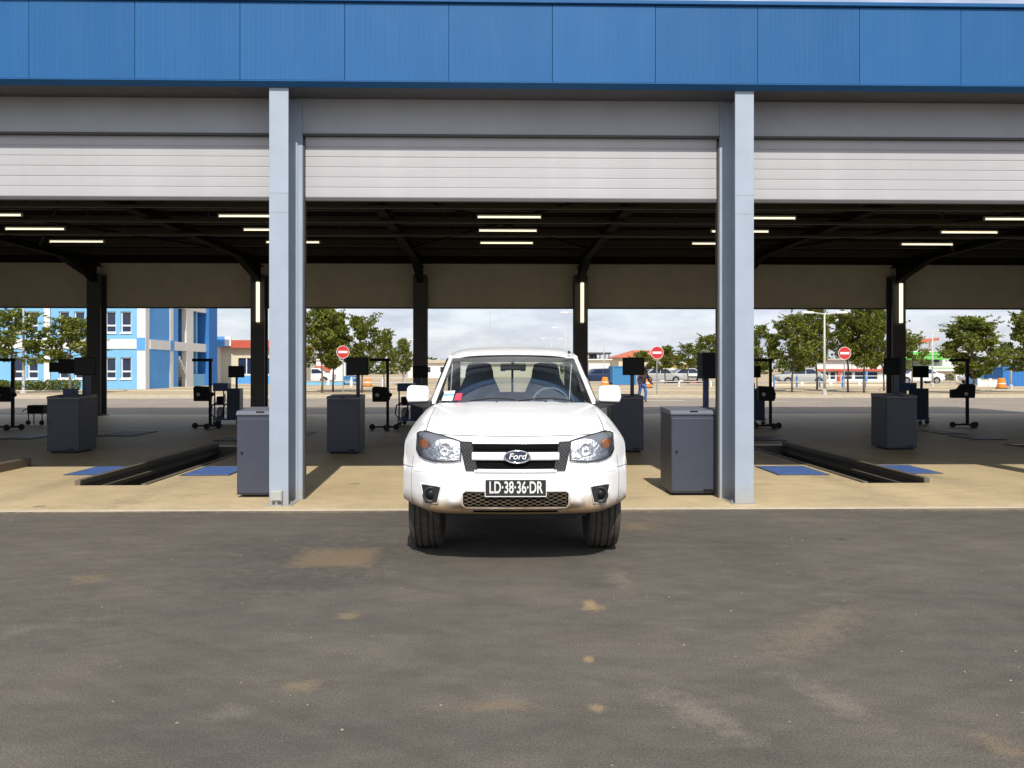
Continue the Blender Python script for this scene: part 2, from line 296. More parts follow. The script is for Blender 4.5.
# ------------------------------------------------------------------ mesh helpers
class MB:
    def __init__(s): s.v = []; s.f = []
    def add(s, vs, fs):
        o = len(s.v); s.v += [tuple(p) for p in vs]; s.f += [tuple(i + o for i in f) for f in fs]; return s
    def box(s, x0, x1, y0, y1, z0, z1):
        return s.add([(x0, y0, z0), (x1, y0, z0), (x1, y1, z0), (x0, y1, z0), (x0, y0, z1), (x1, y0, z1), (x1, y1, z1), (x0, y1, z1)],
                     [(0, 3, 2, 1), (4, 5, 6, 7), (0, 1, 5, 4), (1, 2, 6, 5), (2, 3, 7, 6), (3, 0, 4, 7)])
    def bar(s, a, b, w, h=None):
        a = Vector(a); b = Vector(b); h = h or w; d = (b - a).normalized(); up = Vector((0, 0, 1)) if abs(d.z) < .95 else Vector((0, 1, 0))
        r = d.cross(up).normalized() * w / 2; u = r.cross(d).normalized() * h / 2; q = []
        for p in (a, b): q += [p - r - u, p + r - u, p + r + u, p - r + u]
        return s.add(q, [(0, 1, 2, 3), (4, 7, 6, 5), (0, 4, 5, 1), (1, 5, 6, 2), (2, 6, 7, 3), (3, 7, 4, 0)])
    def tube(s, pts, rad, n=8, cap=True):
        pts = [Vector(p) for p in pts]; rad = rad if isinstance(rad, (list, tuple)) else [rad] * len(pts); vs = []; fs = []
        prev = None
        for i, p in enumerate(pts):
            d = (pts[min(i + 1, len(pts) - 1)] - pts[max(i - 1, 0)]).normalized()
            if prev is None: prev = d.orthogonal().normalized()
            r = (prev - d * prev.dot(d)).normalized(); prev = r; u = d.cross(r)
            for k in range(n):
                a = 2 * math.pi * k / n; vs.append(p + (r * math.cos(a) + u * math.sin(a)) * rad[i])
        for i in range(len(pts) - 1):
            for k in range(n): fs.append((i * n + k, i * n + (k + 1) % n, (i + 1) * n + (k + 1) % n, (i + 1) * n + k))
        if cap: fs += [tuple(range(n))[::-1], tuple((len(pts) - 1) * n + k for k in range(n))]
        return s.add(vs, fs)
    def lathe(s, prof, origin=(0, 0, 0), axis='z', n=24, close=False):
        """prof: (r, h) pairs turned round the axis"""
        o = Vector(origin); vs = []; fs = []
        for (r, h) in prof:
            for k in range(n):
                a = 2 * math.pi * k / n; c, d = r * math.cos(a), r * math.sin(a)
                vs.append(o + (Vector((c, d, h)) if axis == 'z' else Vector((h, c, d)) if axis == 'x' else Vector((c, h, d))))
        m = len(prof)
        for i in range(m if close else m - 1):
            j = (i + 1) % m
            for k in range(n): fs.append((i * n + k, i * n + (k + 1) % n, j * n + (k + 1) % n, j * n + k))
        if not close:
            if prof[0][0] > 1e-4: fs.append(tuple(range(n))[::-1])
            if prof[-1][0] > 1e-4: fs.append(tuple((m - 1) * n + k for k in range(n)))
        return s.add(vs, fs)
    def prism(s, poly, y0, y1, axis='y'):
        n = len(poly); conv = (lambda a, b, t: (a, t, b)) if axis == 'y' else (lambda a, b, t: (t, a, b)) if axis == 'x' else (lambda a, b, t: (a, b, t))
        vs = [conv(a, b, y0) for a, b in poly] + [conv(a, b, y1) for a, b in poly]
        return s.add(vs, [tuple(range(n)), tuple(range(2 * n - 1, n - 1, -1))] + [(i, i + n, (i + 1) % n + n, (i + 1) % n) for i in range(n)])
    def grid(s, rows):
        """rows: list of equally long point lists"""
        n = len(rows[0]); vs = [p for r in rows for p in r]
        return s.add(vs, [(i * n + j, i * n + j + 1, (i + 1) * n + j + 1, (i + 1) * n + j) for i in range(len(rows) - 1) for j in range(n - 1)])
    def build(s, name, m, parent=None, smooth=False, bevel=0, thick=0, loc=None, normals=True, seg=2, auto=None):
        me = bpy.data.meshes.new(name); me.from_pydata([tuple(v) for v in s.v], [], s.f)
        bm = bmesh.new(); bm.from_mesh(me)
        if normals: bmesh.ops.recalc_face_normals(bm, faces=bm.faces)
        if bevel:
            ed = [e for e in bm.edges if len(e.link_faces) == 2 and e.calc_face_angle(0) > .5]
            bmesh.ops.bevel(bm, geom=ed, offset=bevel, segments=seg, affect='EDGES', profile=.5, clamp_overlap=True)
        if thick: bmesh.ops.solidify(bm, geom=bm.faces[:], thickness=thick)
        bm.to_mesh(me); bm.free()
        me.materials.append(M[m] if isinstance(m, str) else m)
        if smooth:
            for p in me.polygons: p.use_smooth = True
            if auto: me.set_sharp_from_angle(angle=auto)
        o = bpy.data.objects.new(name, me); col.objects.link(o)
        if parent: o.parent = parent
        if loc: o.location = loc
        return o
def tag(o, label=None, cat=None, group=None, kind=None):
    if label: o['label'] = label
    if cat: o['category'] = cat
    if group: o['group'] = group
    if kind: o['kind'] = kind
    return o
def thing(name, label, cat, loc=(0, 0, 0), rz=0, group=None):
    o = bpy.data.objects.new(name, None); o.empty_display_size = .2; col.objects.link(o); o.location = loc; o.rotation_euler = (0, 0, rz)
    return tag(o, label, cat, group)
def copy_tree(o, parent=None):
    c = o.copy(); col.objects.link(c)
    if parent: c.parent = parent
    for ch in list(o.children): copy_tree(ch, c)
    return c
def bx(name, m, parent, x0, x1, y0, y1, z0, z1, bevel=0): return MB().box(x0, x1, y0, y1, z0, z1).build(name, m, parent, bevel=bevel)
def text_mesh(name, body, size, m, parent, loc, rot=(math.pi / 2, 0, 0), shear=0, depth=.002, sx=1.0, bold=0):
    cu = bpy.data.curves.new(name, 'FONT'); cu.body = body; cu.size = size; cu.align_x = 'CENTER'; cu.align_y = 'CENTER'; cu.extrude = depth; cu.shear = shear; cu.offset = bold
    t = bpy.data.objects.new(name + '_tmp', cu); col.objects.link(t); dg = bpy.context.evaluated_depsgraph_get()
    me = bpy.data.meshes.new_from_object(t.evaluated_get(dg)); col.objects.unlink(t); bpy.data.objects.remove(t)
    me.materials.clear(); me.materials.append(M[m]); o = bpy.data.objects.new(name, me); col.objects.link(o); o.parent = parent
    o.location = loc; o.rotation_euler = rot; o.scale = (sx, 1, 1)
    return o
random.seed(7)
# ------------------------------------------------------------------ the ground
BAY = 4.91
XC = [-2.255 + BAY * k for k in range(-3, 5)]            # column lines, left to right
XL, XR, YF, YB = XC[0] - .3, XC[-1] + .3, 8.47, 25.7
PITS = [(-5.11, -4.33), (4.68, 5.43), (9.68, 10.43)]
PY0, PY1 = 10.2, 15.3
def sheet(name, m, xs, ys, z, skip=lambda x, y: False, label=None, edges=None):
    b = MB()
    for i in range(len(xs) - 1):
        for j in range(len(ys) - 1):
            if not skip((xs[i] + xs[i + 1]) / 2, (ys[j] + ys[j + 1]) / 2):
                b.add([(xs[i], ys[j], z), (xs[i + 1], ys[j], z), (xs[i + 1], ys[j + 1], z), (xs[i], ys[j + 1], z)], [(0, 1, 2, 3)])
    if edges: edges(b)
    o = b.build(name, m, normals=False); tag(o, label, None, None, 'structure'); return o
inhall = lambda x, y: XL < x < XR and YF < y < YB
sheet('ground', 'sand', [-1800, -70, XL, XR, 70, 1800], [-400, -30, YF, YB, 70, 2600], -.008, inhall, 'dry sandy ground reaching to the horizon')
sheet('forecourt', 'asphalt', [-60, 60], [-30, YF], 0.0, label='dusty grey asphalt forecourt in front of the hall')
sheet('rear_road', 'rear_asphalt', [-70, XL, XR, 70], [YF + .01, YB, 39.6], -.004, inhall, 'pale dusty road behind the hall')
px_ = sorted([XL, XR] + [v for p in PITS for v in p])
def slab_edges(b):
    b.add([(XL, YF, -.3), (XR, YF, -.3), (XR, YF, .012), (XL, YF, .012)], [(0, 1, 2, 3)])
    b.add([(XL, YB, -.3), (XR, YB, -.3), (XR, YB, .012), (XL, YB, .012)], [(3, 2, 1, 0)])
sheet('hall_floor', 'slab', px_, [YF, PY0, PY1, YB], .012, lambda x, y: PY0 < y < PY1 and any(a < x < c for a, c in PITS), 'beige concrete floor slab of the hall', slab_edges)
sheet('planter_bed', 'sand', [-90, 90], [39.8, 68], .10, label='sandy planting strip behind the rear road')
sheet('back_street', 'rear_asphalt', [-120, 120], [68.2, 82], .0, label='far street beyond the planting strip')
for y in (39.6, 49.0, 57.0, 68.0):
    tag(MB().box(-90, 90, y, y + .2, -.1, .15).build('kerb', 'kerb', bevel=.02), 'pale concrete kerb of the planting strip', None, None, 'structure')
tag(MB().box(XL, XR, YF - .06, YF - .001, -.2, .009).build('slab_edge', 'kerb', bevel=.004), 'pale concrete edge of the hall floor', None, None, 'structure')
tag(MB().box(XL, XR, YB + .02, YB + 1.1, -.2, -.0005).build('drain_shade_strip', 'steel_dark'), 'dark strip along the rear edge of the hall floor, drain with shade painted in', 'drain')  # drain, widened so its dark colour deepens the shade on the road
# pale painted line on the rear road
A = ground(648, 402.3); tag(MB().box(A[0], A[0] + 2.0, 36.4, 36.62, -.003, .001).build('road_marking', 'wall_cream'), 'short pale painted line on the rear road', None, None, 'structure')
A = ground(760, 404); tag(MB().box(A[0], A[0] + 3.4, 34.9, 35.1, -.003, .001).build('road_marking', 'kerb'), 'pale painted line on the rear road by the right bays', None, None, 'structure')

# ------------------------------------------------------------------ inspection pits and floor fittings
pit_labels = ['inspection pit with raised rims in the bay left of the pickup', 'inspection pit with raised rims in the bay right of the pickup', 'inspection pit at the right edge, only its far rim end visible']
for (x0, x1), lb in zip(PITS, pit_labels):
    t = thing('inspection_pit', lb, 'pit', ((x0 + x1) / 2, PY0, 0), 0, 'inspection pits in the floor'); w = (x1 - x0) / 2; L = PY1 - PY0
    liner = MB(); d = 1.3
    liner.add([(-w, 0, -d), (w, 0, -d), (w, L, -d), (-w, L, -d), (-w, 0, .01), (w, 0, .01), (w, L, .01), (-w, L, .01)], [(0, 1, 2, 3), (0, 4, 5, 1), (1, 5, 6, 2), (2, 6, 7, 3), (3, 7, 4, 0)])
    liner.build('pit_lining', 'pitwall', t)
    for s in (-1, 1):
        r = MB(); a, b_ = (w - .02, w + .05) if s > 0 else (-w - .05, -w + .02)
        r.box(a, b_, 0, L, .008, .075 if s * (x0 + x1) > 0 else .03); r.box(*((w - .06, w - .021) if s > 0 else (-w + .021, -w + .06)), .01, L - .01, -.12, -.06); r.build('rim', 'rim', t, bevel=.006)
def plate(px0, px1, py0, py1, lb, m='plate_blue', h=.012, cat='plate', name='floor_plate'):
    a = ground(px0, py1); b_ = ground(px1, py1); c = ground((px0 + px1) / 2, py0)
    w = (b_[0] - a[0]) / 2; dl = c[1] - a[1]; t = thing(name, lb, cat, ((a[0] + b_[0]) / 2, a[1], .012))
    MB().box(-w, w, 0, dl, .0, h).build('plate', m, t, bevel=.004)
    fr = MB(); f = .025
    fr.box(-w - f, w + f, -f, -.002, 0, h * .7); fr.box(-w - f, w + f, dl + .002, dl + f, 0, h * .7); fr.box(-w - f, -w - .002, -.002, dl + .002, 0, h * .7); fr.box(w + .002, w + f, -.002, dl + .002, 0, h * .7)
    fr.build('frame', 'steel_dark', t)
plate(66, 112, 468, 476, 'blue side slip plate left of the pit, left bay')
plate(182, 228, 468, 476.5, 'blue side slip plate right of the pit, left bay')
plate(779, 828, 467.5, 476, 'blue side slip plate left of the pit, right bay')
plate(897, 941, 466.5, 474.5, 'blue side slip plate right of the pit, right bay')
for i, (x0, x1, y0, y1, lb) in enumerate(((98, 132, 432.5, 437, 'grey roller plate in the floor behind the far left console'), (0, 30, 436, 440, 'dark roller plate in the floor at the left edge'),
        (256, 304, 433, 437, 'grey roller plate in the floor behind the left front column'), (754, 786, 438, 441.5, 'dark roller plate in the floor right of the right front column'),
        (944, 966, 431, 435, 'grey roller plate in the floor by the right lamp tester'), (976, 1006, 436.5, 440.5, 'dark roller plate in the floor near the right edge'), (214, 240, 439, 442, 'dark roller plate in the floor behind the left front console'))):
    plate(x0, x1, y0, y1, lb, 'steel_dark' if i in (1, 3, 5, 6) else 'rim', .02, 'roller plate', 'roller_plate')
t = thing('guide_kerb', 'low brown guide kerb on the floor at the left edge', 'guide rail', (-6.88, 10.4, .012))
MB().box(-.06, .06, 0, 1.85, 0, .12).build('rail', 'rim', t, bevel=.01); MB().box(-.12, .12, 0, .1, 0, .012).box(-.12, .12, 1.72, 1.82, 0, .012).build('foot_plate', 'steel_dark', t)

# ------------------------------------------------------------------ the inspection hall
hall = thing('inspection_hall', 'open vehicle inspection hall with blue fascia, grey columns and raised white shutters', 'building', (0, 0, 0))
def ibeam_col():
    b = MB(); b.box(-.1, .1, 0, .02, .02, 4.393); b.box(-.1, .1, .40, .418, .02, 4.393); b.box(-.007, .007, .02, .40, .02, 4.393); return b
cme = None
_b = MB().lathe([(.014, 0), (.014, .012), (.008, .012), (.008, .03), (0, .03)], n=6).build('anchor_bolt', 'galv'); BOLT = _b.data; bpy.data.objects.remove(_b)
for i, x in enumerate(XC):
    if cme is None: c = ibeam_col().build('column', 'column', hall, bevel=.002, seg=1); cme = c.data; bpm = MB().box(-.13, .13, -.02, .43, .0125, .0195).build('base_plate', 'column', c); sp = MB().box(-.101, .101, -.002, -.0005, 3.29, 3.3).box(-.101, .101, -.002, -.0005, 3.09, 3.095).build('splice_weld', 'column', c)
    else:
        c = bpy.data.objects.new('column', cme); col.objects.link(c); c.parent = hall
        for nm, src in (('base_plate', bpm), ('splice_weld', sp)): q = bpy.data.objects.new(nm, src.data); col.objects.link(q); q.parent = c
    c.location = (x, 8.64, 0)
    for bxx in (-.115, .115):
        q = bpy.data.objects.new('anchor_bolt', BOLT); col.objects.link(q); q.parent = c; q.location = (bxx, .06, .0196)
    g = MB().box(x - .150, x + .150, 9.06, 9.08, .013, 4.418).build('guide_plate', 'column', hall)
    g2 = MB().box(x - .170, x - .152, 9.065, 9.16, .013, 3.97).box(x + .152, x + .170, 9.065, 9.16, .013, 3.97).build('guide_channel', 'shutter_dark', hall)
# fascia sheets with open joints; the seams follow the photograph's pitch
PW = 1.083; xs0 = -17.3; fme = None; k = 0
seam0 = (343 - 492.4) * 8.54 / FPX
kk = math.floor((XL - seam0) / PW); x = seam0 + kk * PW
while x < XR:
    if fme is None:
        c = MB().box(.002, PW - .002, 0, .045, 4.452, 5.262).build('fascia_panel', 'fascia', hall, bevel=.003, seg=1); fme = c.data
    else: c = bpy.data.objects.new('fascia_panel', fme); col.objects.link(c); c.parent = hall
    c.location = (x, 8.575 + random.uniform(-.001, .001), random.uniform(-.001, .001)); x += PW
xa, xb = seam0 + kk * PW, x
bx('fascia_backing', 'trim', hall, xa, xb, 8.622, 8.634, 4.45, 5.25)
MB().prism([(8.566, 4.449), (8.635, 4.449), (8.635, 4.395), (8.622, 4.395), (8.566, 4.438)], xa, xb, 'x').build('fascia_bottom_trim', 'trim', hall)
bx('fascia_cap', 'trim', hall, xa, xb, 8.545, 8.72, 5.268, 5.31, .006)
bx('soffit', 'soffit', hall, xa, xb, 8.637, 9.1, 4.42, 4.435)
sl = None
SLN, SLH = 6, .112
for i in range(7):
    x0, x1 = XC[i] + .152, XC[i + 1] - .152
    bx('lintel_panel', 'lintel', hall, x0, x1, 9.058, 9.078, 4.035, 4.418, .003)
    bx('lintel_edge', 'shutter_dark', hall, x0, x1, 9.045, 9.085, 4.01, 4.033)
    cur = bx('shutter', 'shutter_dark', hall, x0 + .02, x1 - .02, 9.113, 9.123, 3.34, 4.06)
    bx('bottom_bar', 'shutter_dark', cur, x0 + .022, x1 - .022, 9.085, 9.135, 3.30, 3.338, .004)
    for j in range(SLN):
        z = 3.341 + j * SLH
        if sl is None:
            prof = [(0, .0002), (-.006, .001), (-.009, .008), (-.0095, .055), (-.009, .104), (-.006, .1108), (0, .1118)]
            s_ = MB().prism(prof, -(BAY / 2 - .174), BAY / 2 - .174, 'x').build('slat', 'slat', cur); sl = s_.data
        else: s_ = bpy.data.objects.new('slat', sl); col.objects.link(s_); s_.parent = cur
        s_.location = ((x0 + x1) / 2, 9.110 + random.uniform(-.0015, .0015), z)
# rear row: columns and the lowered upper panels
rme = None
for x in XC:
    if rme is None:
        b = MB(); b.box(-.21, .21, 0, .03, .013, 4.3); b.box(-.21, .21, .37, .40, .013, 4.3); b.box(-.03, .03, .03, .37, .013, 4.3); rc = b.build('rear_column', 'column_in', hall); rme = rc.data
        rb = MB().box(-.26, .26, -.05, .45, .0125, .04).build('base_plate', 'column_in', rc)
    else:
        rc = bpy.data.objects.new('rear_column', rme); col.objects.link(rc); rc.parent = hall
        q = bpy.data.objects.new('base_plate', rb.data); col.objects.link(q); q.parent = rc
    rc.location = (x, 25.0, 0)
for i in range(7):
    x0, x1 = XC[i] + .0, XC[i + 1] - .0
    for (z0, z1) in ((3.33, 3.985), (3.988, 4.95)): bx('rear_panel', 'rearpanel', hall, x0 + .01, x1 - .01, 25.42, 25.47, z0, z1, .004)
    bx('rear_panel_backing', 'rearpanel', hall, x0, x1, 25.475, 25.5, 3.34, 4.95)
    bx('rear_panel_edge', 'shutter_dark', hall, x0 + .01, x1 - .01, 25.40, 25.48, 3.29, 3.328)
# roof
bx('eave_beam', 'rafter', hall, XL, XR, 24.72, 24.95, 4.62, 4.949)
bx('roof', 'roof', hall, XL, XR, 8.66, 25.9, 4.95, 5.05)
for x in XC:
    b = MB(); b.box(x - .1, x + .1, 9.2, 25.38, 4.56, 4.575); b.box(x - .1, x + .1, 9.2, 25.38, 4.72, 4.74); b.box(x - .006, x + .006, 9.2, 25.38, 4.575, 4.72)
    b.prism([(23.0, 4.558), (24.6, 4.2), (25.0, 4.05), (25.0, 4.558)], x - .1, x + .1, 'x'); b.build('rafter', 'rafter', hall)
PUR = [10.3, 12.0, 13.9, 15.65, 17.2, 18.9, 20.6, 22.3, 24.0]
for y in PUR:
    b = MB(); b.box(XL, XR, y, y + .006, 4.745, 4.94); b.box(XL, XR, y + .006, y + .06, 4.745, 4.752); b.box(XL, XR, y + .006, y + .06, 4.933, 4.94); b.build('purlin', 'purlin', hall)
for y in (13.95, 15.7, 17.25, 18.95):
    b = MB(); b.box(XL, XR, y - .05, y + .05, 4.50, 4.506); b.box(XL, XR, y - .05, y - .046, 4.506, 4.55); b.box(XL, XR, y + .046, y + .05, 4.506, 4.55)
    for xx in XC:
        for q in (1.2, 3.6): b.box(xx + q, xx + q + .012, y - .006, y + .006, 4.506, 4.75)
    b.build('cable_tray', 'purlin', hall)
# diagonal wind bracing under the roof
for i in (1, 3, 5):
    b = MB(); b.bar((XC[i], 14, 4.62), (XC[i + 1], 22, 4.62), .05); b.bar((XC[i + 1], 14, 4.66), (XC[i], 22, 4.66), .05); b.build('wind_brace', 'rafter', hall)
for x in (XL, XR):
    s = 1 if x > 0 else -1
    bx('end_wall', 'cladding', hall, *sorted((x - .12 * s, x)), 9.3, 25.3, .013, 4.95)
# small grey junction box at the foot of the left front column
t = thing('junction_box', 'small light grey junction box at the foot of the left front column', 'junction box', (-2.27, 8.64, .012))
MB().box(-.055, .06, -.06, -.001, .06, .165).build('box', 'lightgrey', t, bevel=.006); MB().box(-.045, .05, -.066, -.061, .07, .155).build('lid', 'lightgrey', t, bevel=.004)
MB().tube([(.0, -.03, .0), (.0, -.03, .06)], .016).build('conduit', 'galv', t); MB().box(-.05, .055, -.05, -.002, 0, .02).build('foot', 'galv', t)

# ceiling lights: three rows in five bays
bays = ['two bays left of the pickup', 'the bay left of the pickup', 'the bay over the pickup', 'the bay right of the pickup', 'two bays right of the pickup']
rows = [(15.7, 'front'), (17.25, 'middle'), (18.95, 'rear')]
src = None
for i, bn in enumerate(bays):
    xm = (XC[i + 1] + XC[i + 2]) / 2 + .09
    for y, rn in rows:
        lb = 'lit ceiling tube, %s one of the three in %s' % (rn, bn)
        if src is None:
            src = thing('ceiling_light', lb, 'ceiling light', (xm, y, 4.5), 0, 'tube lights under the hall roof')
            MB().box(-.62, .62, -.03, .03, -.135, -.105).build('housing', 'lamp_body', src, bevel=.008)
            MB().tube([(-.6, 0, -.155), (.6, 0, -.155)], .018, 10).build('tube', 'tube', src)
            h = MB()
            for s in (-1, 1): h.box(s * .45 - .006, s * .45 + .006, -.006, .006, -.105, .0)
            h.build('hanger', 'steel_dark', src); MB().box(-.62, -.6, -.03, .03, -.185, -.13).build('end_cap', 'lamp_body', src); MB().box(.6, .62, -.03, .03, -.185, -.13).build('end_cap', 'lamp_body', src)
        else: c = copy_tree(src); c.location = (xm, y, 4.5); c['label'] = lb
for i, w_ in ((2, 'just left of the left front column'), (4, 'behind the pickup, right side of its cab'), (6, 'in the bay right of the pickup')):
    t = thing('column_light', 'upright lit tube on the dark rear column ' + w_, 'tube light', (XC[i] + .03, 25.0, 2.85), 0, 'upright tubes on the rear columns')
    MB().box(-.05, .05, -.04, -.0005, -.05, 1.25).build('housing', 'lamp_body', t); MB().tube([(0, -.065, 0), (0, -.065, 1.2)], .055, 10).build('tube', 'tube', t)
    MB().box(-.03, .03, -.09, -.041, -.04, 0).build('end_cap', 'lamp_body', t); MB().box(-.03, .03, -.09, -.041, 1.2, 1.24).build('end_cap', 'lamp_body', t)

# ------------------------------------------------------------------ test equipment
def console(x, y, lb, first=[None]):
    if first[0] is not None:
        c = copy_tree(first[0]); c.location = (x, y, .012); c['label'] = lb; return c
    t = thing('test_console', lb, 'test console', (x, y, .012), 0, 'grey test consoles beside the lanes'); first[0] = t
    MB().box(-.275, .275, .012, .60, .03, .915).build('cabinet', 'console', t, bevel=.008)
    d = MB().box(-.268, .268, 0, .011, .05, .88).build('door', 'console', t, bevel=.006); MB().box(.09, .2, -.003, -.0005, .052, .075).build('vent', 'black', d)
    MB().lathe([(.012, -.014), (.012, 0)], (-.215, .0, .5), 'y', 10).build('lock', 'black', d)
    l_ = MB().prism([(0.0, .917), (.60, .917), (.60, .985), (.03, .965), (.0, .94)], -.28, .28, 'x').build('lid', 'console_lid', t, bevel=.004)
    MB().box(-.06, .03, .004, .02, .942, .961).build('grip_slot', 'black', l_)
    MB().box(-.22, .22, .04, .52, .0, .03).build('plinth', 'black', t)
    MB().box(.135, .195, .50, .56, .95, 1.62).build('post', 'navy', t, bevel=.004)
    m_ = MB().box(-.02, .36, .40, .45, 1.32, 1.63).build('monitor', 'black', t, bevel=.008); MB().box(-.005, .345, .395, .399, 1.34, 1.615).build('screen', 'screen', m_); MB().box(.14, .19, .45, .5, 1.45, 1.52).build('bracket', 'black', m_)
    return t
console(-2.595, 9.2, 'slate grey sunlit test console left of the left front column')
c = console(2.275, 9.22, 'slate grey sunlit test console left of the right front column')
for ch in c.children:
    if ch.name.startswith('monitor'): ch.location.x = .15
    if ch.name.startswith('post'): ch.location.x = .09
console(-7.30, 14.05, 'dark test console on the far left, beyond the blue plates')
console(-2.54, 13.85, 'dark test console between the left front column and the pickup')
console(2.28, 13.95, 'dark test console right behind the pickup mirror on the right')
c = console(7.19, 14.3, 'dark test console behind the pit in the right bay')
for ch in c.children:
    if ch.name.startswith('monitor'):
        a_ = math.radians(-72); px0, py0 = .165, .53; ch.rotation_euler = (0, 0, a_)
        ch.location = (px0 - (px0 * math.cos(a_) - py0 * math.sin(a_)), py0 - (px0 * math.sin(a_) + py0 * math.cos(a_)), 0)

def tester(x, y, lb, wedge=False, first={}):
    if wedge in first:
        c = copy_tree(first[wedge]); c.location = (x, y, .012); c['label'] = lb; return c
    t = thing('headlamp_tester', lb, 'headlamp tester', (x, y, .012), 0, 'headlamp testers on wheeled stands'); first[wedge] = t
    MB().box(-.36, .2, -.03, .03, .05, .09).box(-.03, .03, -.22, .22, .05, .09).build('base', 'black', t, bevel=.005)
    for (wx, wy) in ((-.36, 0), (.2, 0), (0, -.24)): MB().lathe([(.03, -.03), (.065, -.026), (.07, -.015), (.07, .015), (.065, .026), (.03, .03)], (wx, wy, .07), 'y', 16).build('wheel', 'rubber', t)
    MB().box(-.03, .03, -.03, .03, .09, 1.66).build('post', 'black', t, bevel=.004)
    MB().box(-.42, .05, -.04, .04, 1.60, 1.67).build('sight_arm', 'black', t, bevel=.006)
    if wedge: h = MB().prism([(-.46, .72), (.10, .72), (.12, 1.02), (.05, 1.06), (-.2, 1.06), (-.3, .94), (-.46, .92)], -.16, -.032).build('lens_box', 'black', t, bevel=.008)
    else: h = MB().prism([(-.33, .66), (.03, .66), (.07, .74), (.05, .9), (.02, 1.0), (-.30, 1.02), (-.34, .98)], -.18, -.032).build('lens_box', 'black', t, bevel=.008)
    MB().lathe([(.045, -.002), (.045, .0), (.03, .006), (0, .008)], (-.12 if wedge else -.22, -.181 + (.02 if wedge else 0), .82), 'y', 14).build('lens', 'lightgrey', h)
    MB().lathe([(.05, -.03), (.05, .03)], (.06, -.05, .82), 'y', 12).build('hand_wheel', 'black', t)
    return t
tester(atd(14, 19.2)[0], 19.4, 'headlamp tester stand at the left edge of the hall')
tester(atd(211, 19.6)[0], 19.7, 'headlamp tester stand in front of the pale low shop, left bay')
tester(atd(388, 19.2)[0], 19.2, 'headlamp tester stand just left of the pickup')
tester(atd(771, 19.6)[0], 19.5, 'headlamp tester stand right of the right front column')
tester(atd(966, 20.0)[0], 19.7, 'headlamp tester stand with wedge shaped box under the bushy tree, right', True)

def cart(x, y, rz, lb, first=[None]):
    if first[0] is not None:
        c = copy_tree(first[0]); c.location = (x, y, .012); c.rotation_euler = (0, 0, rz); c['label'] = lb; return c
    t = thing('gas_analyser_cart', lb, 'analyser cart', (x, y, .012), rz, 'wheeled analyser carts at the back'); first[0] = t
    MB().box(-.34, .34, -.24, .24, .12, .16).build('base_tray', 'equip_blue', t, bevel=.01)
    for sx in (-1, 1):
        for sy in (-1, 1):
            w_ = MB().lathe([(.02, -.018), (.055, -.016), (.06, 0), (.055, .016), (.02, .018)], (sx * .28, sy * .2, .06), 'y', 14).build('castor', 'rubber', t)
            MB().box(sx * .28 - .015, sx * .28 + .015, sy * .2 - .026, sy * .2 + .026, .07, .12).build('fork', 'galv', w_)
    MB().box(.0, .32, -.22, .22, .16, .92).build('cabinet', 'navy', t, bevel=.012)
    for sx in (-.3, -.08): MB().box(sx - .015, sx + .015, -.2, -.17, .16, .86).build('frame_post', 'equip_blue', t)
    MB().box(-.32, -.02, -.22, .2, .5, .53).build('shelf', 'equip_blue', t)
    MB().box(-.34, .02, -.23, .22, .86, 1.06).build('analyser_unit', 'equip_blue', t, bevel=.015)
    MB().box(-.27, -.11, -.15, .1, .531, .72).build('pump_unit', 'black', t, bevel=.02)
    MB().lathe([(.0, 0), (.09, .0), (.1, .05), (.1, .22), (.06, .28), (0, .29)], (-.2, 0, .161), n=14).build('filter_bottle', 'lightgrey', t)
    MB().tube([(-.2, -.2, .6), (-.34, -.28, .5), (-.38, -.26, .3), (-.3, -.22, .18), (-.1, -.26, .22), (-.05, -.24, .5)], .018, 8).build('hose', 'rubber', t)
    MB().box(.15, .2, .1, .15, .92, 1.3).build('monitor_post', 'equip_blue', t)
    m_ = MB().box(-.02, .38, .04, .09, 1.2, 1.5).build('monitor', 'black', t, bevel=.01); MB().box(.0, .36, .036, .0395, 1.22, 1.48).build('screen', 'screen', m_)
    MB().box(-.06, -.02, -.235, -.2305, .58, .78).build('paper_sheet', 'sign_white', t)
    return t
cart(atd(228, 21)[0], 21.2, .1, 'wheeled analyser cart with monitor beside the left front column')
cart(atd(413, 20.8)[0], 20.8, -.2, 'wheeled analyser cart half hidden by the pickup mirror on the left')
cart(atd(917, 21)[0], 21.0, -.9, 'blue topped wheeled analyser cart behind the right console')
cart(atd(752, 20.6)[0], 20.7, .3, 'wheeled analyser cart half hidden by the right front column')
t = thing('tool_trolley', 'small wheeled trolley with push handle left of the far left console', 'trolley', (*ground(38, 425), .012))
MB().box(-.2, .2, -.15, .15, .28, .5).build('bin', 'black', t, bevel=.02)
for sx in (-.17, .17): MB().tube([(sx, -.12, .04), (sx, -.12, .45)], .014).build('leg', 'steel_dark', t); MB().lathe([(.02, -.015), (.06, -.012), (.06, .012), (.02, .015)], (sx, -.14, .06), 'y', 12).build('wheel', 'rubber', t); MB().tube([(sx, .12, .0), (sx, .12, .45)], .014).build('leg', 'steel_dark', t)
MB().tube([(-.18, 0, .45), (-.38, 0, .36), (-.4, .05, .32)], .012).build('handle', 'steel_dark', t)
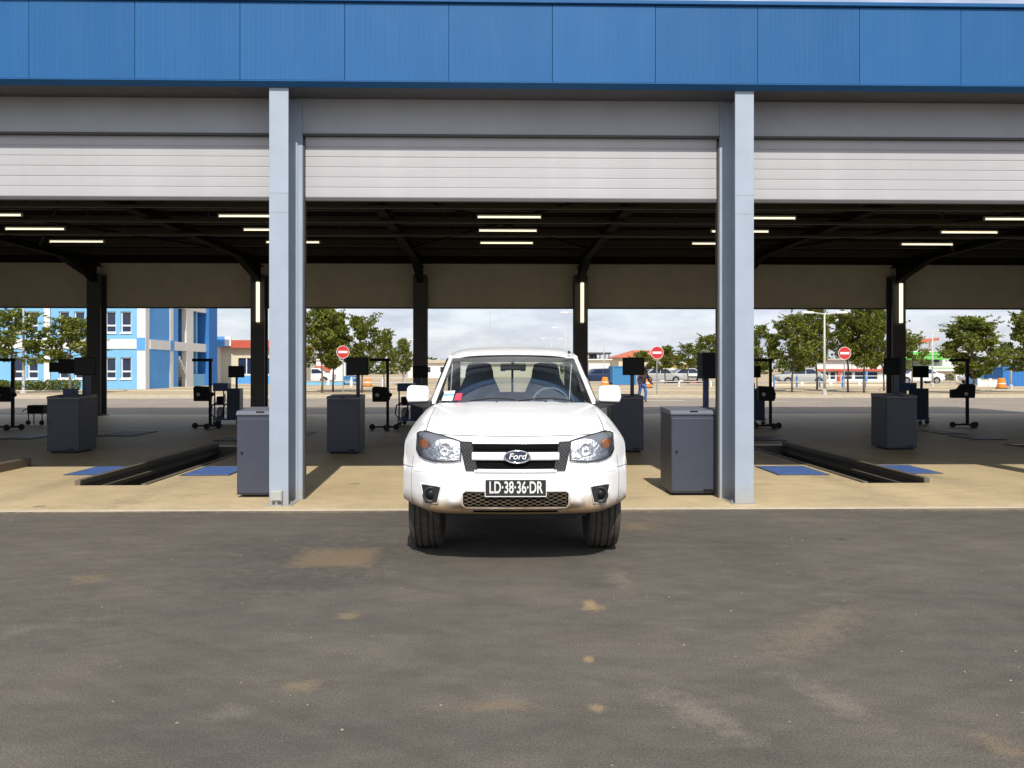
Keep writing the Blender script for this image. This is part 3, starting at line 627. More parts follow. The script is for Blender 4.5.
# second dark unit seen behind the far left console
t = thing('desk_terminal', 'black terminal with wide screen behind the far left console', 'terminal', (atd(82, 17)[0], 17, .012))
MB().box(-.3, .3, -.2, .25, .03, .9).build('cabinet', 'navy', t, bevel=.01); MB().box(-.26, .26, -.17, .22, 0, .03).build('plinth', 'black', t)
MB().box(.1, .16, 0, .06, .9, 1.4).build('post', 'navy', t); MB().box(-.36, .34, -.06, -.01, 1.33, 1.63).build('screen', 'black', t, bevel=.01); MB().box(-.55, -.36, -.05, -.02, 1.36, 1.56).build('side_screen', 'black', t, bevel=.006)
MB().box(-.22, -.02, -.15, .1, .901, 1.02).build('printer', 'equip_blue', t, bevel=.01)
# ------------------------------------------------------------------ the white pickup (x to the camera's right, y backwards, origin under the front bumper)
def lerp_tab(tab, v):
    if v <= tab[0][0]: return tab[0][1]
    for (a, fa), (b, fb) in zip(tab, tab[1:]):
        if v <= b:
            t = (v - a) / (b - a); return fa + (fb - fa) * t
    return tab[-1][1]
def smooth_tab(tab, v):                                     # Catmull-Rom through the table
    if v <= tab[0][0]: return tab[0][1]
    if v >= tab[-1][0]: return tab[-1][1]
    for i in range(len(tab) - 1):
        if v <= tab[i + 1][0]:
            x1, y1 = tab[i]; x2, y2 = tab[i + 1]; x0, y0 = tab[i - 1] if i else (2 * x1 - x2, 2 * y1 - y2); x3, y3 = tab[i + 2] if i + 2 < len(tab) else (2 * x2 - x1, 2 * y2 - y1)
            m1 = (y2 - y0) / (x2 - x0); m2 = (y3 - y1) / (x3 - x1); h = x2 - x1; t = (v - x1) / h
            return (2 * t**3 - 3 * t**2 + 1) * y1 + (t**3 - 2 * t**2 + t) * h * m1 + (-2 * t**3 + 3 * t**2) * y2 + (t**3 - t**2) * h * m2
def sstep(a, b, v): t = min(1, max(0, (v - a) / (b - a))); return t * t * (3 - 2 * t)
def Pl(x): a = abs(x); return .06 * (a / .7) ** 2 + (.28 * ((a - .55) / .34) ** 2 if a > .55 else 0)
HT = [(.0, .88), (.14, .953), (.25, 1.003), (.35, 1.036), (.5, 1.070), (.7, 1.103), (1.0, 1.140), (1.35, 1.165)]
def Hh(x, y):
    a = abs(x); d = .010 * (a / .6) ** 2 + (.15 * ((a - .66) / .23) ** 2 if a > .66 else 0)
    return smooth_tab(HT, y) - d + .010 * (1 - sstep(.36, .46, a)) * sstep(.2, .6, y)
def ytop(x): return .14 + Pl(x)
def ztop(x): return Hh(x, ytop(x))
def zbot(x): a = abs(x); return .385 + .055 * max(0, (a - .5) / .39) ** 2
PT = [(0, .11), (.025, .055), (.07, .018), (.16, 0), (.46, 0), (.52, .012), (.58, .038), (.88, .07), (.96, .095), (1, .14)]
def FS(x, z):
    t = (z - zbot(x)) / (ztop(x) - zbot(x)); a = abs(x)
    bulge = .035 * (1 - sstep(.47, .56, a)) * sstep(.43, .50, z) * (1 - sstep(.655, .70, z))
    return Pl(x) + smooth_tab(PT, min(1, max(0, t))) - bulge
truck = thing('pickup_truck', 'white single cab pickup parked facing the camera with black number plate', 'pickup', (.155, 5.90, 0), math.radians(-0.8))
truck.scale = (.958, 1, 1)
XS = sorted(set([round(-.89 + 1.78 * i / 72, 5) for i in range(73)]))
def front_grid(t0, t1, n):
    rows = []
    for i in range(n + 1):
        t = t0 + (t1 - t0) * i / n; r = []
        for x in XS: z = zbot(x) + (ztop(x) - zbot(x)) * t; r.append((x, FS(x, z), z))
        rows.append(r)
    return rows
TB = .545
MB().grid(front_grid(0, TB, 40)).build('front_bumper', 'paint', truck, smooth=True)
MB().grid(front_grid(TB + .002, 1, 24)).build('nose_panel', 'paint', truck, smooth=True)
def yend(x): a = abs(x); return 1.19 + .13 * (a / .72) ** 2 if a <= .72 else 1.32 + (a - .72) * .3
hood = MB(); rows = []
for i in range(23):
    s = i / 22; r = []
    for x in [q for q in XS if abs(q) < .70]: y = ytop(x) + .004 + (yend(x) - ytop(x) - .004) * s; r.append((x, y, Hh(x, y) + .003 * min(1, s * 8)))
    rows.append(r)
hood.grid(rows).build('hood', 'paint_hi', truck, smooth=True)
AY, AZ, AR = .82, .37, .435
for sgn in (-1, 1):
    rows = []
    xs = [sgn * q for q in (.699, .72, .74, .76, .78, .80, .82, .84, .855, .87, .88, .89)]
    for i in range(23):
        s = i / 22; rows.append([(x, ytop(x) + (yend(x) - ytop(x)) * s, Hh(x, ytop(x) + (yend(x) - ytop(x)) * s)) for x in xs])
    b = MB().grid(rows)
    rows = []
    for i in range(41):
        s = i / 40; yb = FS(.89, zbot(.89)) * (1 - s) + 1.371 * s; dy = yb - AY
        zb = max(zbot(.89) if s < .02 else .42, AZ + math.sqrt(max(0, AR * AR - dy * dy))) if abs(dy) < AR else .43
        r = []
        for j in range(13):
            t = j / 12; zf = zbot(.89) + (ztop(.89) - zbot(.89)) * t; y = FS(.89, zf) * (1 - s) + 1.371 * s; zt = Hh(.89, y)
            z = zb + (zt - zb) * t; fl = .018 * math.exp(-((math.hypot(y - AY, z - AZ) - AR) / .05) ** 2) if t < .7 else 0
            r.append((sgn * (.89 + fl), y, z))
        rows.append(r)
    b.grid(rows).build('fender', 'paint', truck, smooth=True)
    fl = []                                                    # dark inner arch
    for i in range(25):
        a = math.pi * (.12 + .80 * i / 24); fl.append([(sgn * q, AY - (AR - .012) * math.cos(a), AZ + (AR - .012) * math.sin(a)) for q in (.875, .5)])
    MB().grid(fl).build('wheel_arch_liner', 'trimblack', truck, smooth=True)
# dark line under the hood lip
MB().tube([(x, ytop(x) - .001, ztop(x) - .001) for x in XS[7:-7]], .0042, 6).build('hood_gap', 'trimblack', truck)
def patch(name, m, cols, off, nz=8, parent=truck, thick=0, nx=4, smooth=True):
    """cols: (x, z0, z1); follows the front surface, off metres proud of it"""
    rows = []
    for (a, b) in zip(cols, cols[1:]):
        for i in range(nx + (1 if b is cols[-1] else 0)):
            t = i / nx; x = a[0] + (b[0] - a[0]) * t; z0 = a[1] + (b[1] - a[1]) * t; z1 = a[2] + (b[2] - a[2]) * t
            rows.append([(x, FS(x, z0 + (z1 - z0) * j / nz) - off, z0 + (z1 - z0) * j / nz) for j in range(nz + 1)])
    bd = MB().grid(rows); return bd.build(name, m, parent, smooth=smooth, thick=thick)
def qpatch(name, m, tl, tr, br, bl, off, n=8, parent=truck):
    rows = []
    for i in range(n + 1):
        s = i / n; r = []
        for j in range(n + 1):
            t = j / n; x = (bl[0] * (1 - s) + br[0] * s) * (1 - t) + (tl[0] * (1 - s) + tr[0] * s) * t; z = (bl[1] * (1 - s) + br[1] * s) * (1 - t) + (tl[1] * (1 - s) + tr[1] * s) * t
            r.append((x, FS(x, z) - off, z))
        rows.append(r)
    return MB().grid(rows).build(name, m, parent, smooth=True)
def sp(x, z, off): return (x, FS(x, z) - off, z)
# upper grille
g = patch('grille', 'grille_dark', [(-.345, .735, .905), (-.30, .727, .905), (0, .724, .905), (.30, .727, .905), (.345, .735, .905)], .004, nx=10)  # flat sheet on the nose, its black paints the shaded slots
rows = []
for i in range(31):
    x = -.33 + .66 * i / 30
    rows.append([sp(x, .789, .004), sp(x, .789, .024), sp(x, .797, .032), sp(x, .830, .032), sp(x, .845, .022), sp(x, .845, .004)])
MB().grid(rows).build('grille_bar', 'paint_hi', g, smooth=True, auto=.7)
for z in (.872,): MB().grid([[sp(-.32 + .64 * i / 20, z - .004, .006), sp(-.32 + .64 * i / 20, z - .004, .012), sp(-.32 + .64 * i / 20, z + .004, .012), sp(-.32 + .64 * i / 20, z + .004, .006)] for i in range(21)]).build('grille_rib', 'grille_dark', g)
for xx in (-.24, -.18, .18, .24): MB().bar(sp(xx, .728, .010), sp(xx, .90, .010), .01).build('grille_upright', 'grille_dark', g)
for s in (-1, 1):
    q = qpatch('grille_side_mesh', 'trimblack', (s * .335, .915), (s * .425, .922), (s * .372, .715), (s * .293, .715), .010, parent=truck)
    lat = MB()
    for r in range(13):
        t = r / 12; z = .722 + .190 * t
        xa, xb_ = s * (.293 + .042 * t), s * (.372 + .053 * t); n = 6
        pts = [sp(xa + (xb_ - xa) * i / n, z + (.007 if (i + r) % 2 else -.007), .016) for i in range(n + 1)]
        for p0, p1 in zip(pts, pts[1:]): lat.bar(p0, p1, .006)
    lat.build('mesh_lattice', 'mesh_grey', q)
    fr = MB().tube([sp(s * .335, .915, .012), sp(s * .425, .922, .012), sp(s * .372, .715, .012), sp(s * .293, .715, .012), sp(s * .335, .915, .012)], .006, 6); fr.build('mesh_frame', 'trimblack', q)
rows = [[sp(-.31 + .62 * i / 20, .700, .010), sp(-.31 + .62 * i / 20, .704, .022), sp(-.31 + .62 * i / 20, .716, .024), sp(-.31 + .62 * i / 20, .724, .010)] for i in range(21)]
MB().grid(rows).build('grille_lower_lip', 'paint_hi', truck, smooth=True)
# oval badge
bo = thing_loc = None
b = MB(); yb = FS(0, .815) - .045; ring = []
for (k, yy) in ((1.0, .012), (1.0, 0.0), (.93, -.006), (.86, -.003)):
    ring.append([(.012 + .104 * k * math.cos(2 * math.pi * i / 40), yb + yy, .816 + .049 * (k if k == 1 else k - .04) * math.sin(2 * math.pi * i / 40)) for i in range(41)])
bdg = b.grid(ring).build('badge', 'chrome', truck, smooth=True)
el = [(.012 + .090 * math.cos(2 * math.pi * i / 40), .816 + .041 * math.sin(2 * math.pi * i / 40)) for i in range(40)]
MB().prism(el, yb - .002, yb + .01).build('badge_field', 'badge_blue', bdg)
text_mesh('badge_lettering', 'Ford', .062, 'sign_white', bdg, (.012, yb - .003, .818), shear=.25, depth=.0015, sx=1.12, bold=.001)
# headlights
for s in (-1, 1):
    cols = [(s * .415, .783, .922), (s * .47, .777, .938), (s * .55, .774, .957), (s * .63, .778, .972), (s * .70, .79, min(.985, ztop(.70) - .004)), (s * .745, .81, ztop(.745) - .006), (s * .772, .85, ztop(.772) - .012)]
    if s < 0: cols = cols[::-1]
    hl = patch('headlight', 'lamp_dark', cols, .005, nz=10, nx=3)
    bowl = [(s * .425, .792, .915), (s * .47, .786, .928), (s * .53, .784, .938), (s * .59, .786, .930), (s * .63, .79, .905), (s * .67, .80, .868), (s * .715, .822, .85)]
    patch('reflector', 'reflector', bowl if s > 0 else bowl[::-1], .009, nz=8, parent=hl)
    for cx, cz, R0 in ((s * .535, .862, .062),):
        rc = []
        for k in range(7):
            rr = R0 * (1 - k / 6); dd = .012 + .010 * math.sin(k / 6 * 6.0)
            rc.append([(cx + rr * math.cos(2 * math.pi * i / 24), FS(cx + rr * math.cos(2 * math.pi * i / 24), cz) - dd, cz + rr * math.sin(2 * math.pi * i / 24)) for i in range(25)])
        MB().grid(rc).build('reflector_bowl', 'reflector', hl, smooth=True)
        MB().lathe([(.0, -.026), (.010, -.024), (.014, -.012), (.014, .0)], (cx, FS(cx, cz) - .004, cz), 'y', 14).build('bulb', 'reflector', hl, smooth=True)
    am = [(s * .668, .872, .918), (s * .69, .866, .928), (s * .715, .870, .932), (s * .735, .878, .926), (s * .745, .895, .918)]
    patch('indicator', 'amber', am if s > 0 else am[::-1], .014, nz=4, parent=hl)
    patch('lens', 'lampglass', cols, .022, nz=10, nx=3, parent=hl)
    edge = [sp(c[0], c[2], .012) for c in cols] + [sp(c[0], c[1], .012) for c in cols[::-1]]; edge.append(edge[0])
    MB().tube(edge, .0042, 6).build('surround', 'trimblack', hl)
    # fog lamp pods
    fp = qpatch('fog_lamp', 'trimblack', (s * .728, .607), (s * .563, .598), (s * .592, .478), (s * .690, .466), .006)
    fx, fz = s * .645, .535; fy = FS(fx, fz)
    MB().lathe([(.058, .02), (.06, -.012), (.052, -.02), (.045, -.012), (.0, -.004)], (fx, fy, fz), 'y', 24).build('fog_bezel', 'trimblack', fp, smooth=True)
    MB().lathe([(.040, -.008), (.03, -.018), (.0, -.022)], (fx, fy, fz), 'y', 20).build('fog_lens', 'screen', fp, smooth=True)
    edge = [sp(s * .728, .607, .008), sp(s * .563, .598, .008), sp(s * .592, .478, .008), sp(s * .690, .466, .008), sp(s * .728, .607, .008)]
    MB().tube(edge, .006, 6).build('pod_edge', 'paint', fp)
    MB().tube([sp(s * (.80 + .012 * math.sin(3 * q / 10)), .80 - .034 * q, .0005) for q in range(11)], .0022, 5).build('bumper_seam', 'mesh_grey', truck)
    MB().tube([sp(s * (.80 + .009 * q), .715, .0005) for q in range(11)], .0022, 5).build('fender_seam', 'mesh_grey', truck)
    MB().tube([sp(s * (.372 + .041 * q), .700 - .0035 * q * (1 if q < 5 else .2) , .0005) for q in range(11)], .0018, 5).build('apron_seam', 'lightgrey', truck)
# lower intake with honeycomb
lg = patch('lower_grille', 'grille_dark', [(-.397, .475, .56), (-.385, .46, .572), (0, .458, .574), (.385, .46, .572), (.397, .475, .56)], .004, nx=10)  # flat black sheet; the shade of the intake is in its colour
hm = MB(); NC = 24
for r in range(8):
    z = .466 + .0135 * r
    pts = [sp(-.385 + .77 * i / (NC * 2), z + (.0045 if (i // 2 + r) % 2 else -.0045), .009) for i in range(NC * 2 + 1)]
    for p0, p1 in zip(pts, pts[1:]): hm.bar(p0, p1, .0042)
hm.build('honeycomb', 'mesh_dirty', lg)
edge = [sp(x, .578, .006) for x in [-.38 + .076 * i for i in range(11)]] + [sp(.402, .56, .006), sp(.402, .475, .006)] + [sp(x, .452, .006) for x in [.38 - .076 * i for i in range(11)]] + [sp(-.402, .475, .006), sp(-.402, .56, .006)]
MB().tube(edge + [edge[0]], .010, 8).build('intake_lip', 'paint', lg, smooth=True)
patch('lower_slot', 'grille_dark', [(-.32, .412, .428), (.32, .412, .428)], .006, nx=16)
# number plate
yp = FS(0, .6) - .03
np_ = MB().box(-.224, .224, yp, yp + .024, .546, .660).build('number_plate', 'plate_black', truck, bevel=.003)
fr = MB(); fr.box(-.228, .228, yp - .003, yp + .006, .6605, .666); fr.box(-.228, .228, yp - .003, yp + .006, .540, .5455); fr.box(-.230, -.2245, yp - .003, yp + .006, .541, .665); fr.box(.2245, .230, yp - .003, yp + .006, .541, .665)
fr.build('plate_frame', 'plate_white', np_)
text_mesh('plate_lettering', 'LD\u00b738\u00b736\u00b7DR', .118, 'plate_white', np_, (0, yp - .001, .603), depth=.001, sx=.63, bold=.0022)
# windscreen, pillars, roof
def ws(s, t): 
    bx_, by, bz = s * .725, 1.205 + .13 * s * s, 1.150 - .012 * s * s
    tx, ty, tz = s * .605, 1.83 + .09 * s * s, 1.572 - .022 * s * s
    bul = .03 * math.sin(math.pi * t) * (1 - s * s)
    return (bx_ + (tx - bx_) * t, by + (ty - by) * t - bul, bz + (tz - bz) * t + bul * .4)
MB().grid([[ws(-1 + 2 * i / 24, j / 10) for j in range(11)] for i in range(25)]).build('windscreen', 'windscreen', truck, smooth=True)
wsd = MB()
for (s0, s1, t0, t1) in ((-1, -.965, 0, 1), (.965, 1, 0, 1), (-1, 1, 0, .045), (-1, 1, .965, 1)):
    wsd.grid([[tuple(Vector(ws(s0 + (s1 - s0) * i / 20, t0 + (t1 - t0) * j / 10)) + Vector((0, .004, -.002))) for j in range(11)] for i in range(21)])
wsd.build('windscreen_seal', 'trimblack', truck, smooth=True)
MB().grid([[(s * .725, 1.195 + .13 * s * s + dy, z) for dy, z in ((-.02, 1.135), (.02, 1.142), (.06, 1.12))] for s in [-1 + .1 * i for i in range(21)]]).build('cowl', 'trimblack', truck, smooth=True)
for (s0, s1) in ((-.55, .02), (.05, .72)):
    w_ = MB(); n = 12
    w_.tube([tuple(Vector(ws(s0 + (s1 - s0) * i / n, .025 + .045 * math.sin(math.pi * i / n * .9))) + Vector((0, -.018, .012))) for i in range(n + 1)], .007, 6); w_.build('wiper', 'trimblack', truck)
for xx in (-.155, .285): MB().box(xx - .008, xx + .008, yend(xx) - .06, yend(xx) - .045, Hh(xx, yend(xx) - .05), Hh(xx, yend(xx) - .05) + .012).build('washer_nozzle', 'trimblack', truck)
for s in (-1, 1):
    rows = []
    for j in range(13):
        t = j / 12; a = Vector(ws(s, t)); o_ = Vector((s * .80, 1.43, 1.105)).lerp(Vector((s * .645, 2.03, 1.552)), t); m_ = (a + o_) / 2 + Vector((s * .014, -.016, .014))
        rows.append([a + Vector((0, .012, -.006)), a + Vector((s * .004, -.004, .004)), m_, o_, o_ + Vector((-s * .05, .03, -.01))])
    MB().grid(rows).build('front_pillar', 'paint_hi', truck, smooth=True)
ZR = [(1.83, 1.580), (1.92, 1.606), (2.05, 1.636), (2.3, 1.664), (2.6, 1.670), (2.80, 1.65), (2.88, 1.58)]
rows = []
for i in range(22):
    t = i / 21; r = []
    for j in range(33):
        s = -1 + 2 * j / 32; y = (1.828 + .09 * s * s) * (1 - t) + 2.88 * t; z = smooth_tab(ZR, 1.83 + (2.88 - 1.83) * t) - .018 * s * s - .045 * abs(s) ** 8
        r.append((s * (.612 + .034 * min(1, t * 3) ** .6), y, z))
    rows.append(r)
MB().grid(rows).build('roof', 'paint_hi', truck, smooth=True, thick=0)
rows = [[(q[0] * .97, q[1] + .01, q[2] - .035) for q in r] for r in rows[:-1]]
MB().grid(rows).build('headliner', 'headliner', truck, smooth=True)
MB().lathe([(.016, 0), (.012, .02), (.004, .03)], (.56, 1.96, 1.595), n=10).build('aerial_base', 'trimblack', truck)
# cab sides
SEC = [(.84, .42), (.885, .5), (.895, .70), (.89, .88), (.865, 1.0), (.80, 1.115)]
for s in (-1, 1):
    d = MB().grid([[(s * x, y, z) for (x, z) in SEC] for y in [1.378 + (2.57 - 1.378) * i / 6 for i in range(7)]]).build('door', 'paint_hi', truck, smooth=True, thick=.03)
    MB().tube([(s * .905, 2.38, .93), (s * .925, 2.42, .932), (s * .925, 2.52, .932), (s * .9, 2.55, .93)], .012).build('handle', 'trimblack', d)
    MB().grid([[(s * x, y, z) for (x, z) in SEC] for y in (2.576, 2.88)]).build('cab_rear_quarter', 'paint_hi', truck, smooth=True)
    MB().grid([[(s * .80, y, 1.115), (s * .668, min(max(y, 2.03), 2.86), 1.552)] for y in (1.45, 1.8, 2.2, 2.55)]).build('side_window', 'windscreen', truck)
    MB().grid([[(s * .802, y, 1.11), (s * .668, y, 1.56)] for y in (2.55, 2.88)]).build('rear_pillar', 'paint_hi', truck)
    MB().tube([(s * .636, 2.06, 1.556), (s * .64, 2.4, 1.575), (s * .636, 2.86, 1.55)], .022, 8).build('roof_rail', 'paint_hi', truck, smooth=True)
    # door mirror
    mm = MB().prism([(s * .785, 1.165), (s * .975, 1.155), (s * .99, 1.20), (s * .98, 1.285), (s * .955, 1.305), (s * .80, 1.30), (s * .785, 1.27)], 1.31, 1.43).build('door_mirror', 'paint_hi', truck, bevel=.022, seg=3, smooth=True)
    MB().prism([(s * .755, 1.10), (s * .84, 1.105), (s * .96, 1.135), (s * .965, 1.16), (s * .80, 1.165), (s * .755, 1.165)], 1.335, 1.44).build('mirror_arm', 'trimblack', mm, bevel=.008)
    MB().box(*sorted((s * .80, s * .97)), 1.4305, 1.434, 1.175, 1.29).build('mirror_glass', 'chrome', mm)
# rear bulkhead
b = MB(); b.box(-.80, .80, 2.86, 2.89, .5, 1.20); b.box(-.72, -.58, 2.86, 2.89, 1.20, 1.56); b.box(.58, .72, 2.86, 2.89, 1.20, 1.56); b.box(-.66, .66, 2.86, 2.89, 1.52, 1.60); b.build('cab_back', 'paint_hi', truck)
MB().box(-.58, .58, 2.872, 2.878, 1.20, 1.52).build('rear_window', 'windscreen', truck)
MB().box(-.012, .012, 2.866, 2.884, 1.20, 1.52).build('rear_window_bar', 'trimblack', truck)
# inside
MB().box(-.82, .82, 1.3, 2.86, .44, .47).build('cab_floor', 'trimblack', truck)
MB().prism([(1.36, .5), (1.36, 1.10), (1.44, 1.135), (1.70, 1.12), (1.80, 1.06), (1.78, .8), (1.7, .6), (1.6, .5)], -.76, .76, 'x').build('dashboard', 'dash', truck, bevel=.02)
for sx in (-.36, .36):
    st = MB().prism([(2.0, .62), (2.0, .78), (2.45, .74), (2.5, .62)], sx - .25, sx + .25, 'x').build('seat', 'seat', truck, bevel=.04)
    bk = MB(); rows = []
    for j, (z, w, y) in enumerate(((.74, .24, 2.42), (.95, .255, 2.48), (1.15, .25, 2.55), (1.27, .20, 2.59), (1.36, .155, 2.61), (1.44, .145, 2.62), (1.50, .12, 2.625), (1.515, .06, 2.63))):
        rows.append([(sx + w * math.cos(2 * math.pi * i / 24), y + (.07 if z < 1.3 else .05) * math.sin(2 * math.pi * i / 24), z) for i in range(25)])
    bk.grid(rows); bk.build('backrest', 'seat', st, smooth=True)
sw = MB(); cx, cy, cz, R = .37, 1.86, 1.10, .185; tl = math.radians(28); pts = []
for i in range(33):
    a = 2 * math.pi * i / 32; pts.append((cx + R * math.cos(a), cy - R * math.sin(a) * math.sin(-tl), cz + R * math.sin(a) * math.cos(tl)))
sw.tube(pts, .014, 8, cap=False)
for a in (0, math.pi, -math.pi / 2): sw.bar((cx, cy, cz), (cx + R * math.cos(a), cy + R * math.sin(a) * math.sin(tl), cz + R * math.sin(a) * math.cos(tl)), .04, .015)
sw.lathe([(.0, -.03), (.06, -.02), (.06, .01)], (cx, cy, cz), 'y', 14); sw.build('steering_wheel', 'dash', truck, smooth=True)
MB().tube([(cx, cy, cz), (cx, 1.70, .98)], .03).build('steering_column', 'trimblack', truck)
mr = MB().box(-.125, .125, 1.86, 1.885, 1.435, 1.50).build('interior_mirror', 'trimblack', truck, bevel=.01); MB().bar((0, 1.86, 1.50), (0, 1.85, 1.555), .02).build('mirror_stalk', 'trimblack', mr)
def wsp(name, m, s0, s1, t0, t1, off=.004):
    MB().grid([[tuple(Vector(ws(s0 + (s1 - s0) * i / 3, t0 + (t1 - t0) * j / 3)) + Vector((0, -off, off * .5))) for j in range(4)] for i in range(4)]).build(name, m, truck)
wsp('windscreen_sticker', 'sticker_white', -.93, -.785, .06, .26); wsp('windscreen_sticker_band', 'sticker_blue', -.93, -.785, .16, .20, .006); wsp('windscreen_badge', 'sticker_red', -.765, -.675, .06, .20)
# load bed
for s in (-1, 1):
    b = MB(); rows = []
    for i in range(31):
        y = 2.93 + 2.05 * i / 30; dy = y - 3.85; zb = max(.5, .38 + math.sqrt(max(0, .43 ** 2 - dy * dy)) if abs(dy) < .43 else .5)
        rows.append([(s * .87, y, zb), (s * .892, y, zb + (1.0 - zb) * .4), (s * .885, y, zb + (1.0 - zb) * .8), (s * .86, y, 1.03), (s * .80, y, 1.04), (s * .79, y, .62)])
    b.grid(rows).build('bed_side', 'paint_hi', truck, smooth=True, auto=.9)
    MB().box(*sorted((s * .80, s * .885)), 4.975, 5.01, .66, .98).build('tail_light', 'sign_red', truck, bevel=.01)
MB().box(-.80, .80, 2.93, 4.95, .58, .62).build('bed_floor', 'trimblack', truck); MB().box(-.80, .80, 2.925, 2.96, .62, 1.03).build('bed_front', 'paint_hi', truck); MB().box(-.79, .79, 4.94, 4.985, .6, 1.02).build('tailgate', 'paint_hi', truck, bevel=.01)
MB().box(-.85, .85, 4.99, 5.09, .42, .56).build('rear_bumper', 'trimblack', truck, bevel=.02)
MB().box(-.42, -.32, .35, 4.9, .42, .56).box(.32, .42, .35, 4.9, .42, .56).box(-.6, .6, .3, .36, .36, .50).box(-.5, .5, .4, 1.1, .30, .46).build('chassis', 'trimblack', truck)
MB().tube([(-.7, AY, .37), (.7, AY, .37)], .05).build('front_axle', 'trimblack', truck); MB().tube([(-.7, 3.85, .38), (.7, 3.85, .38)], .06).build('rear_axle', 'trimblack', truck)
MB().box(-.55, .55, .20, .34, .355, .40).build('skid_plate', 'trimblack', truck, bevel=.01)
tprof = [(.20, -.115), (.25, -.125), (.31, -.132), (.345, -.122), (.362, -.100)]
for g0 in (-.075, -.03, .03, .075): tprof += [(.366, g0 - .014), (.366, g0 - .007), (.355, g0 - .006), (.355, g0 + .006), (.366, g0 + .007), (.366, g0 + .014)]
tprof += [(.362, .100), (.345, .122), (.31, .132), (.25, .125), (.20, .115)]
wsrc = None
for (sx, y, z) in ((-.735, AY, .366), (.735, AY, .366), (-.735, 3.85, .378), (.735, 3.85, .378)):
    if wsrc is None:
        wsrc = MB().lathe([(.20, -.1), (.205, -.1), (.205, .1), (.20, .1)], axis='x', n=32, close=True).build('wheel', 'wheel_rim', truck, smooth=True, auto=.6)
        ty = MB().lathe(tprof, axis='x', n=64).build('tyre', 'tyre', wsrc, smooth=True, auto=.5)
        rm = MB(); rm.lathe([(.06, .07), (.05, .09), (0, .095)], axis='x', n=20)
        for i in range(6): a = 2 * math.pi * i / 6; rm.bar((.06, .03 * math.cos(a), .03 * math.sin(a)), (.075, .2 * math.cos(a), .2 * math.sin(a)), .05, .03)
        rm.lathe([(.0, .0), (.2, .0)], axis='x', n=24); rm.build('rim', 'wheel_rim', wsrc); w = wsrc
    else: w = copy_tree(wsrc, truck)
    w.location = (sx, y, z)
    if sx < 0: w.rotation_euler = (0, 0, math.pi)
# ------------------------------------------------------------------ surroundings
GB = .10                                                    # level of the planting strip
def wall_cells(b, x0, x1, z0, z1, holes, y0, y1):
    """a wall y0..y1 thick with rectangular openings (hx0, hx1, hz0, hz1)"""
    xs = sorted(set([x0, x1] + [h[0] for h in holes] + [h[1] for h in holes]))
    for a, c in zip(xs, xs[1:]):
        m = (a + c) / 2; hs = sorted((h[2], h[3]) for h in holes if h[0] < m < h[1]); z = z0
        for h0, h1 in hs:
            if h0 > z: b.box(a, c, y0, y1, z, h0)
            z = h1
        if z < z1: b.box(a, c, y0, y1, z, z1)
    return b
# --- light blue office building on the left
D1 = 53.0; cx_ = atd(149, D1)[0]; bl = thing('office_building', 'two storey light blue office block with white bands and paired windows', 'building', (0, D1, GB))
def bxp(px): return atd(px, D1)[0]
H1 = 7.2; zb0, zb1 = zat(349, D1) - GB, zat(339.5, D1) - GB
LEFT = bxp(149) - 30.0
holes = []; wins = []
for pr in range(-9, 1):
    for q in (0, 15):
        a = bxp(109.5 + 45.6 * pr + q); w_ = 10.3 * D1 / FPX
        for (zt, zb_) in ((312, 333), (357.5, 378.5)):
            holes.append((a, a + w_, zat(zb_, D1) - GB, zat(zt, D1) - GB)); wins.append(holes[-1])
b = MB(); wall_cells(b, LEFT, cx_ - .50, 0, H1, holes, 0, .3); b.build('front_wall', 'wall_lightblue', bl)
w0 = None
for (a, c, z0, z1) in wins:
    fr = MB(); fw = .07; dz = z1 - z0; dx = c - a
    if w0 is None:
        fr.box(0, fw, .10, .2, 0, dz); fr.box(dx - fw, dx, .10, .2, 0, dz); fr.box(fw, dx - fw, .10, .2, 0, fw); fr.box(fw, dx - fw, .10, .2, dz - fw, dz); fr.box(fw, dx - fw, .10, .2, dz * .30, dz * .30 + .1)
        f = fr.build('window', 'frame_white', bl); p = MB().box(fw, dx - fw, .15, .17, fw, dz * .30).box(fw, dx - fw, .15, .17, dz * .30 + .1, dz - fw).build('pane', 'pane', f); s_ = MB().box(-.05, dx + .05, -.06, .1, -.08, -.001).build('sill', 'frame_white', f); w0 = (f, p, s_)
    else:
        f = bpy.data.objects.new('window', w0[0].data); col.objects.link(f); f.parent = bl
        for q, nm in ((w0[1], 'pane'), (w0[2], 'sill')): o = bpy.data.objects.new(nm, q.data); col.objects.link(o); o.parent = f
    f.location = (a, 0, z0)
bx('floor_band', 'wall_white', bl, LEFT, cx_ - .50, -.06, -.003, zb0, zb1)
for pxp in (53 - 91.2 * 2, 53 - 91.2, 53): bx('pilaster', 'wall_white', bl, bxp(pxp - 3), bxp(pxp + 3), -.09, -.062, 0, H1)
bx('corner_pier', 'wall_white', bl, cx_ - .50, cx_ + .03, -.10, .5, 0, H1); bx('pier_block', 'wall_blue', bl, cx_ - .53, cx_ + .01, -.12, -.102, zb0 - .1, zb1 + .1)
bx('parapet', 'wall_white', bl, LEFT, cx_, -.12, .25, H1, H1 + .5); bx('back_wall', 'wall_lightblue', bl, LEFT, cx_ - .3, 9.7, 10, 0, H1); bx('roof', 'kerb', bl, LEFT, cx_ - .05, .25, 10, H1 - .1, H1)
bx('left_wall', 'wall_lightblue', bl, LEFT, LEFT + .3, .31, 9.69, 0, H1); bx('interior_dark_sheet', 'pane', bl, LEFT + .31, cx_ - .6, 1.2, 1.25, 0, H1 - .12)  # dark sheet paints the unlit rooms behind the windows
